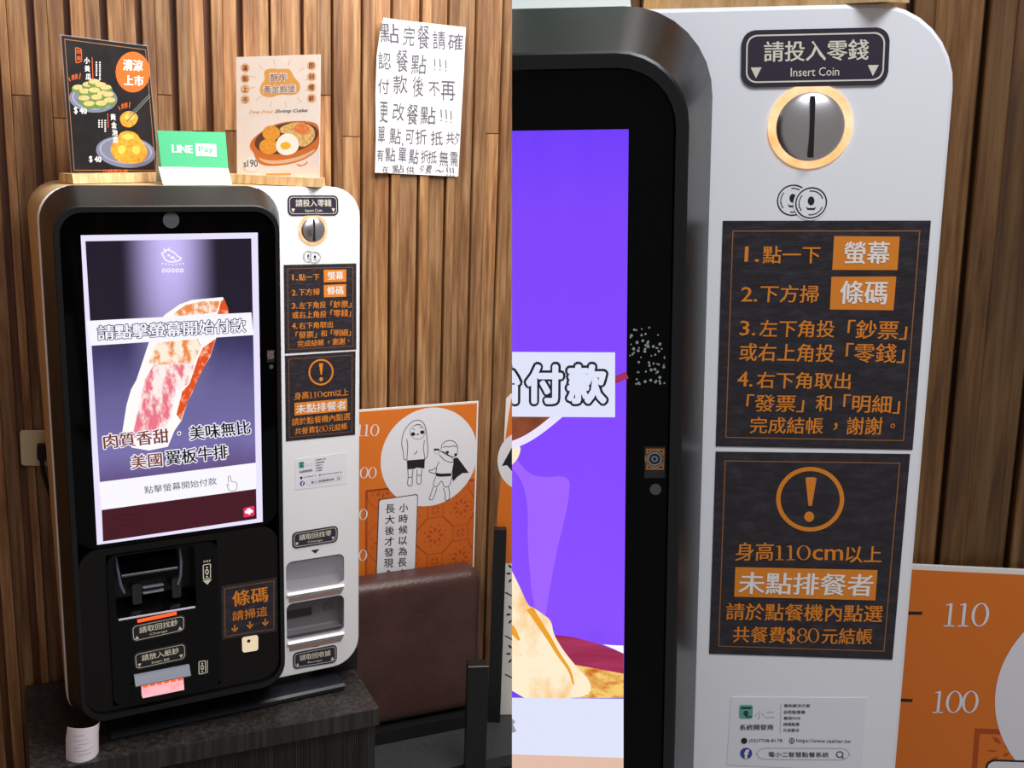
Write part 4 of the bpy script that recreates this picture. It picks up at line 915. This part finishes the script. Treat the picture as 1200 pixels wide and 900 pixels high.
# ---------------------------------------------------------------- growth charts
def chart(fr, k):
    pl = Plane(fr, wall_pt(1.0, 0, 0), WA, 0)
    z = zoom(400, 450, 3.6) if k == 'L' else zoom(1030, 640, 3.4588)
    t = thing('growth_chart', fr, wall_pt(1.0, 18, V0 if k == 'L' else -40), 'orange height chart with two cartoon children behind the brown leather backrest' if k == 'L' else 'orange height chart with large 110 and 100 beside the close-up kiosk', 'height chart')
    tr = (32.5 if k == 'L' else 34); top = 10.1 if k == 'L' else 9.6
    bot = -60 if k == 'L' else -36
    a = Art(pl, z, 0); a.put([[(2, bot), (tr, bot), (tr, top), (2, top)]], h0=-.35, h1=0); bd = obj('foam_board', a, 'board edge', fr, t)
    a = Art(pl, z, .02); a.put([[(2, bot), (tr-.35, bot), (tr-.35, top-.4), (2, top-.4)]]); obj('orange_face', a, 'orange board', fr, t, bd, solid=False)
    k_ = dict(solid=False)
    def L(name, mt, h, fn): a = Art(pl, z, h); fn(a); obj(name, a, mt, fr, t, bd, **k_)
    # tile pattern: octagons with flowers
    def tiles(a, h1, u0, u1, v0, v1, p):
        c0 = a.q(395, 640); d = p; W = d*math.sqrt(2)/2; s8 = W*.4142
        cl = lambda q: (max(8.5, min(tr-.45, q[0])), max(bot+1, min(-6.9, q[1])))
        def ln(pts, closed=False): a.line([cl(q) for q in (pts+[pts[0]] if closed else pts)], .17, plane=True)
        for i in range(-3, 4):
            for j in range(-8, 4):
                cu, cv = c0[0]+i*d, c0[1]+j*d
                if not (7 < cu < tr+3 and cv < -4 and cv > bot): continue
                if (i+j) % 2 == 0:
                    ln([(cu+W/math.cos(math.pi/8)*math.cos(math.pi/8+k_*math.pi/4), cv+W/math.cos(math.pi/8)*math.sin(math.pi/8+k_*math.pi/4)) for k_ in range(8)], True)
                    pet = [(q*math.pi/4, .7, 2.0, .34) for q in range(8)]+[(q*math.pi/4+math.pi/8, 2.1, 2.7, .2) for q in range(8)]
                else: pet = [(q*math.pi/2+math.pi/4, .25, 1.1, .28) for q in range(4)]+[(q*math.pi/2, .7, 1.1, .18) for q in range(4)]
                for an, l0, l1, w_ in pet:
                    pc = (cu+l0*math.cos(an), cv+l0*math.sin(an)); pd = (cu+l1*math.cos(an), cv+l1*math.sin(an)); pm = ((pc[0]+pd[0])/2, (pc[1]+pd[1])/2); wv = (-math.sin(an)*w_, math.cos(an)*w_)
                    if pd[0] < tr-.5 and pc[0] < tr-.5 and pd[1] < -7.2: a.put([[pc, (pm[0]+wv[0], pm[1]+wv[1]), pd, (pm[0]-wv[0], pm[1]-wv[1])]])
    if k == 'L':
        def o_(a): P = [a.q(128, 424), a.q(560, 424)]; a.put([[(8.1, -6.8), (tr-.6, -6.8), (tr-.6, bot+1), (8.1, bot+1)]])
        L('tile_panel', 'orange tile print', .03, o_)
        def o_(a):
            a.put([[(8.1, -6.8), (tr-.6, -6.8), (tr-.6, bot+1), (8.1, bot+1)], [(8.6, -7.3), (tr-.61, -7.3), (tr-.61, bot+1.5), (8.6, bot+1.5)]])
            tiles(a, 0, 0, 0, 0, 0, 5.75)
        L('tile_lines', 'rust print', .04, o_)
        L('white_disc', 'board white', .05, lambda a: a.put([[(min(21.9+10.6*math.cos(2*math.pi*i/60), tr-.36), -1.1+10.6*math.sin(2*math.pi*i/60)) for i in range(60)]]))
        for t_, x_, y_, h_ in (('110', 62, 220, 50), ('100', 48, 398, 48), ('90', 38, 574, 48), ('80', 36, 746, 48)): L('height_numeral', 'board white', .06, lambda a: numeral(a, t_, x_, y_, h_))
        q = ((157, 487), (323, 463), (309, 905), (140, 935))
        L('text_box_edge', 'black print', .07, lambda a: a.quad(*q, r=.5)); L('text_box', 'board white', .08, lambda a: a.quad((160, 490), (320, 467), (306, 905), (144, 935), r=.45))
        def o_(a):
            for i, c_ in enumerate('小時候以為長大'):
                y = 505+i*46; x = 243-i*1.2; a.txt(c_, (x, y+36), (x+38, y+33), (x+1, y), off=.015)
            for i, c_ in enumerate('長大後才發現全'):
                y = 508+i*46; x = 185-i*1.3; a.txt(c_, (x, y+38), (x+40, y+35), (x+1, y), off=.015)
        L('box_lettering', 'black print', .1, o_)
        def o_(a):      # child with a shirt pulled over the head, child with a cape
            W = .14
            a.line([(276, 320), (262, 318), (262, 290), (252, 250), (262, 200), (288, 165), (315, 150), (340, 155), (356, 180), (360, 220), (366, 280), (362, 310), (352, 318)], W)
            a.line([(276, 320), (280, 262), (276, 232)], W); a.line([(352, 318), (346, 270), (350, 236)], W)
            a.ell(321, 202, 33, 31, inner=.95); a.ell(302, 211, 9, 8); a.ell(341, 203, 9, 8); a.ell(322, 212, 5, 3); a.line([(300, 188), (310, 192)], W); a.line([(330, 184), (342, 182)], W)
            a.line([(305, 176), (318, 170), (335, 172)], W); a.line([(306, 296), (316, 290), (320, 280)], W)
            a.poly([(276, 322), (352, 316), (350, 356), (316, 352), (312, 356), (278, 360)])
            for x0, x1, y1 in ((280, 300, 420), (318, 338, 412)):
                a.line([(x0, 360), (x0+2, y1-22), (x0-3, y1+4), (x0+10, y1+12), (x1, y1+4), (x1-2, y1-22), (x1+2, 358)], W); a.line([(x0+1, y1-26), (x1-2, y1-28)], W)
            a.line([(420, 275), (424, 252), (445, 238), (472, 238), (490, 258), (490, 290), (480, 308), (458, 304), (440, 290), (425, 284)], W)
            a.line([(428, 268), (440, 262), (455, 266), (470, 260), (486, 264)], W); a.ell(447, 288, 7, 6); a.ell(482, 298, 6, 6)
            a.line([(405, 275), (420, 284), (440, 296), (472, 312), (474, 332), (440, 326), (412, 298)], W); a.ell(403, 285, 11, 10, inner=.9); a.line([(390, 276), (412, 276)], .4)
            a.line([(412, 326), (402, 350), (398, 378)], W); a.line([(398, 378), (372, 372), (368, 362), (382, 364), (400, 352)], W); a.line([(474, 332), (466, 378)], W)
            a.poly([(398, 374), (420, 378), (464, 376), (464, 388), (420, 391), (398, 388)]); a.poly([(474, 312), (490, 310), (505, 330), (537, 374), (510, 376), (488, 392), (472, 410), (466, 395), (470, 360)])
            a.line([(398, 390), (384, 432), (404, 434), (424, 402), (432, 436), (456, 432), (466, 395)], W)
            for p in (((386, 434), (376, 470), (368, 486), (384, 490), (394, 466), (404, 436)), ((430, 438), (440, 468), (434, 486), (450, 494), (458, 470), (452, 434))): a.line(p, W)
        L('cartoon_drawing', 'black print', .07, o_)
    else:
        L('tick_mark', 'black print', .04, lambda a: (a.line([(60, 270), (175, 271)], .3), a.line([(40, 621), (136, 625)], .3)))
        for t_, x_, y_, h_ in (('110', 258, 325, 96), ('100', 214, 675, 90)): L('height_numeral', 'board white', .06, lambda a: numeral(a, t_, x_, y_, h_, .1))
        L('white_disc', 'board white', .05, lambda a: a.put([[(24.0+10.9*math.cos(2*math.pi*i/90), -2.1+10.9*math.sin(2*math.pi*i/90)) for i in range(90)]]))
        L('tile_panel', 'rust print', .03, lambda a: a.poly([(388, 738), (1400, 770), (1390, 1500), (330, 1500)]))
        L('tile_panel_inner', 'orange board', .035, lambda a: a.poly([(408, 760), (1400, 790), (1390, 1500), (352, 1500)]))
        def o_(a):
            for x0, y0, x1, y1, w_ in ((458, 770, 496, 802, 9), (436, 828, 482, 830, 4), (446, 880, 484, 850, 10), (506, 790, 528, 826, 8), (500, 850, 530, 838, 7)):
                n_ = np.array([-(y1-y0), x1-x0], float); n_ = n_/np.linalg.norm(n_)*w_; mx, my = (x0+x1)/2, (y0+y1)/2
                a.poly([(x0, y0), (mx+n_[0], my+n_[1]), (x1, y1), (mx-n_[0], my-n_[1])])
        L('flower_mark', 'rust print', .045, o_)
        L('text_box_edge', 'black print', .06, lambda a: a.quad((434, 862), (1000, 880), (980, 1500), (380, 1500), r=.7)); L('text_box', 'board white', .07, lambda a: a.quad((442, 870), (1000, 888), (980, 1500), (388, 1500), r=.6))
chart(FL, 'L'); chart(FR, 'R')

# ---------------------------------------------------------------- bench with brown leather backrest
sofa = thing('banquette', FL, (60, V0, 0), 'banquette with brown leather backrest in front of the orange height chart', 'bench')
def cushion(mb, s0, s1, v0, v1, d0, d1, r, n=6):
    rings = []
    for i in range(n+1):
        t = math.pi/2*i/n; g = r*(1-math.sin(t)); dd = r*(1-math.cos(t))
        rings.append((g, d1-r+r*math.sin(math.acos(1-math.sin(t))) if False else d1-r+r*math.cos(math.pi/2-t) if False else None))
    prof = [(0, 0.)]+[(r*(1-math.cos(math.pi/2*i/n)), r*math.sin(math.pi/2*i/n)) for i in range(n+1)]
    out = [[wall_pt(d0, p[0], p[1]) for p in rrect(s0, v0, s1, v1, r*1.3, 0)]]
    for g, h in prof: out.append([wall_pt(d1-r+h, p[0], p[1]) for p in rrect(s0+g, v0+g, s1-g, v1-g, max(r*1.3-g, .3), 0)])
    return mb.loft(out)
m = MB(); cushion(m, 2.4, 32.0, -56.5, -24.5, 2.6, 8.0, 2.4); obj('backrest', m, 'brown leather', FL, sofa, smooth=True)
m = MB(); wbox(m, 2.4, 29.8, -59.4, -56.6, 1.9, 9.6, .1); obj('back_rail', m, 'black wood', FL, sofa)
m = MB(); wbox(m, 2.4, 46, -62, -59.5, 1.8, 22.5, .3); obj('seat', m, 'grey seat', FL, sofa)
m = MB(); wbox(m, 2.6, 45.5, V0, -62, 3, 21.5); obj('seat_base', m, 'black wood', FL, sofa)

# black posts and the second chart at the right-hand edge of the left room
pl = Plane(FL, (66, 0, 8), 20, 0)
P = [pl.px(*p) for p in ((546, 783), (572, 779), (570, 900), (548, 900))]
u0, u1, vt = (P[0][0]+P[3][0])/2, (P[1][0]+P[2][0])/2, (P[0][1]+P[1][1])/2
t = thing('wooden_post', FL, pl.at((u0+u1)/2, V0, -1.5), 'square black wooden post standing in front of the grey bench seat', 'post')
m = MB(); m.loft([[pl.at(a, v, h) for a, h in ((u0+g, -3+g), (u1-g, -3+g), (u1-g, -g), (u0+g, -g))] for v, g in ((V0, 0), (vt-.15, 0), (vt, .15))]); obj('post_shaft', m, 'black wood', FL, t)
p2 = Plane(FL, (80, 0, -10.5), 25, 0)
t = thing('growth_chart', FL, p2.at(3, -59.4, 0), 'sliver of a second orange height chart behind a black upright at the seam', 'height chart')
m = Art(p2, None, 0); Q = [p2.px(*p) for p in ((598.5, 462), (640, 440), (600, 700), (574, 830))]
a = Art(p2, None, 0); L0, R0 = Q[3][0], Q[3][0]+14
tp = Q[0]; a.put([[(L0, -59.4), (R0, -59.4), (R0, tp[1]), (tp[0], tp[1]), (tp[0]-.9, tp[1]-1)]], h0=-.4, h1=0); bd = obj('foam_board', a, 'board edge', FL, t)
a = Art(p2, None, .02); a.poly([(599, 468), (640, 450), (625, 660), (580, 660), (583, 600), (594, 500)]); obj('orange_face', a, 'orange board', FL, t, bd, solid=False)
a = Art(p2, None, .03); a.ell(612, 540, 29, 34, n=40); obj('white_disc', a, 'board white', FL, t, bd, solid=False)
a = Art(p2, None, .04); a.poly([(588, 546), (600, 524), (612, 512), (612, 560), (600, 552), (594, 545)]); obj('cape_drawing', a, 'black print', FL, t, bd, solid=False)
a = Art(p2, None, .05)
for y in (694, 745, 790): a.line([(592, y), (604, y+6)], .25)
for cy in (672, 720, 766):
    for i in range(8): an = i*math.pi/4; a.ell(602+6*math.cos(an), cy+12*math.sin(an), 2.6, 1.1, rot=an)
obj('tile_drawing', a, 'black print', FL, t, bd, solid=False)
p3 = Plane(FL, (78, 0, -8), 25, 0)
P = [p3.px(*p) for p in ((579, 621), (593, 619), (588, 815), (573, 812))]
t = thing('wooden_post', FL, p3.at((P[0][0]+P[1][0])/2, -59.5, -1), 'thin black upright at the seam, before the sliver of a second orange chart', 'post')
u0, u1, vt = (P[0][0]+P[3][0])/2, (P[1][0]+P[2][0])/2, P[0][1]
m = MB(); m.loft([[p3.at(a, v, h) for a, h in ((u0, -2), (u1, -2), (u1, 0), (u0, 0))] for v in (-59.5, vt)]); obj('post_shaft', m, 'black wood', FL, t)

# wall socket with a black plug, cable behind the kiosk
pw = Plane(FL, wall_pt(.05, 0, 0), WA, 0)
q = ((23, 504), (66, 504), (67, 545), (25, 544))
a = Art(pw, None, 0); P = a.lp(q)
t = thing('wall_socket', FL, pw.at(*P[3], 0), 'cream wall socket with a black plug, left of the whole kiosk', 'socket')
a.put([rquad(P, .5)], h0=0, h1=.7); pt = obj('socket_plate', a, 'socket cream', FL, t)
m = Art(pw, None, 0); m.quad((43, 518), (54, 518), (54, 536), (43, 535), r=.4, h0=.7, h1=2.6); obj('plug', m, 'slot black', FL, t, pt, label='black plug')
c = [pw.at(*pw.px(x, y), h) for x, y, h in ((48, 534, 1.8), (50, 548, 2.2), (54, 562, 1.8), (60, 580, 1.4), (72, 640, 1.2), (90, 700, 1.2))]
m = MB(); tube(m, c, .38, 8); obj('cable', m, 'slot black', FL, t, pt, smooth=True)

# curled receipt on the corner of the cabinet
t = MB(); n = 12
cx, cz = -4.0, 8.2
ring = [(cx-2.8*math.cos(math.radians(25+i*11.5)), cz-3.6+3.6*math.sin(math.radians(25+i*11.5))) for i in range(n+1)]
ring = ring
vs = []
for v, g in ((-38.25, 0), (-34.6, .15), (-32.4, .5)):
    vs += [(x+g, v+(0 if v < -38 else .25*math.sin(i*.4)), z) for i, (x, z) in enumerate(ring)]
k = n+1; fs = [(j*k+i, j*k+i+1, (j+1)*k+i+1, (j+1)*k+i) for j in range(2) for i in range(n)]
b = [(x, y, z-.06) for x, y, z in vs]; N = len(vs); fs += [tuple(x+N for x in f[::-1]) for f in fs]
for j in range(2): fs += [(j*k, (j+1)*k, (j+1)*k+N, j*k+N), (j*k+n, j*k+n+N, (j+1)*k+n+N, (j+1)*k+n)]
for i in range(n): fs += [(i, i+N, i+1+N, i+1), (2*k+i, 2*k+i+1, 2*k+i+1+N, 2*k+i+N)]
t.add(vs+b, fs)
rc = thing('receipt', FL, (cx, -38.3, cz-2), 'curled white receipt slip standing at the foot of the kiosk', 'receipt')
sh = obj('receipt_slip', t, 'receipt paper', FL, rc, smooth=True)
m = MB()
for j, (i0, i1, v) in enumerate(((3, 6, -33.4), (3, 8, -34.3), (4, 9, -35.0), (3, 5, -35.6), (3, 9, -36.2), (4, 8, -36.9))):
    for i in range(i0, i1):
        (xa, za), (xb, zb) = ring[i], ring[i+1]
        m.add([(xa+.1, v, za+.05), (xb+.02, v, zb+.05), (xb+.02, v+.12, zb+.05), (xa+.1, v+.12, za+.05)], [(0, 1, 2, 3)])
obj('receipt_print', m, 'pale grey print', FL, rc, sh, solid=False)
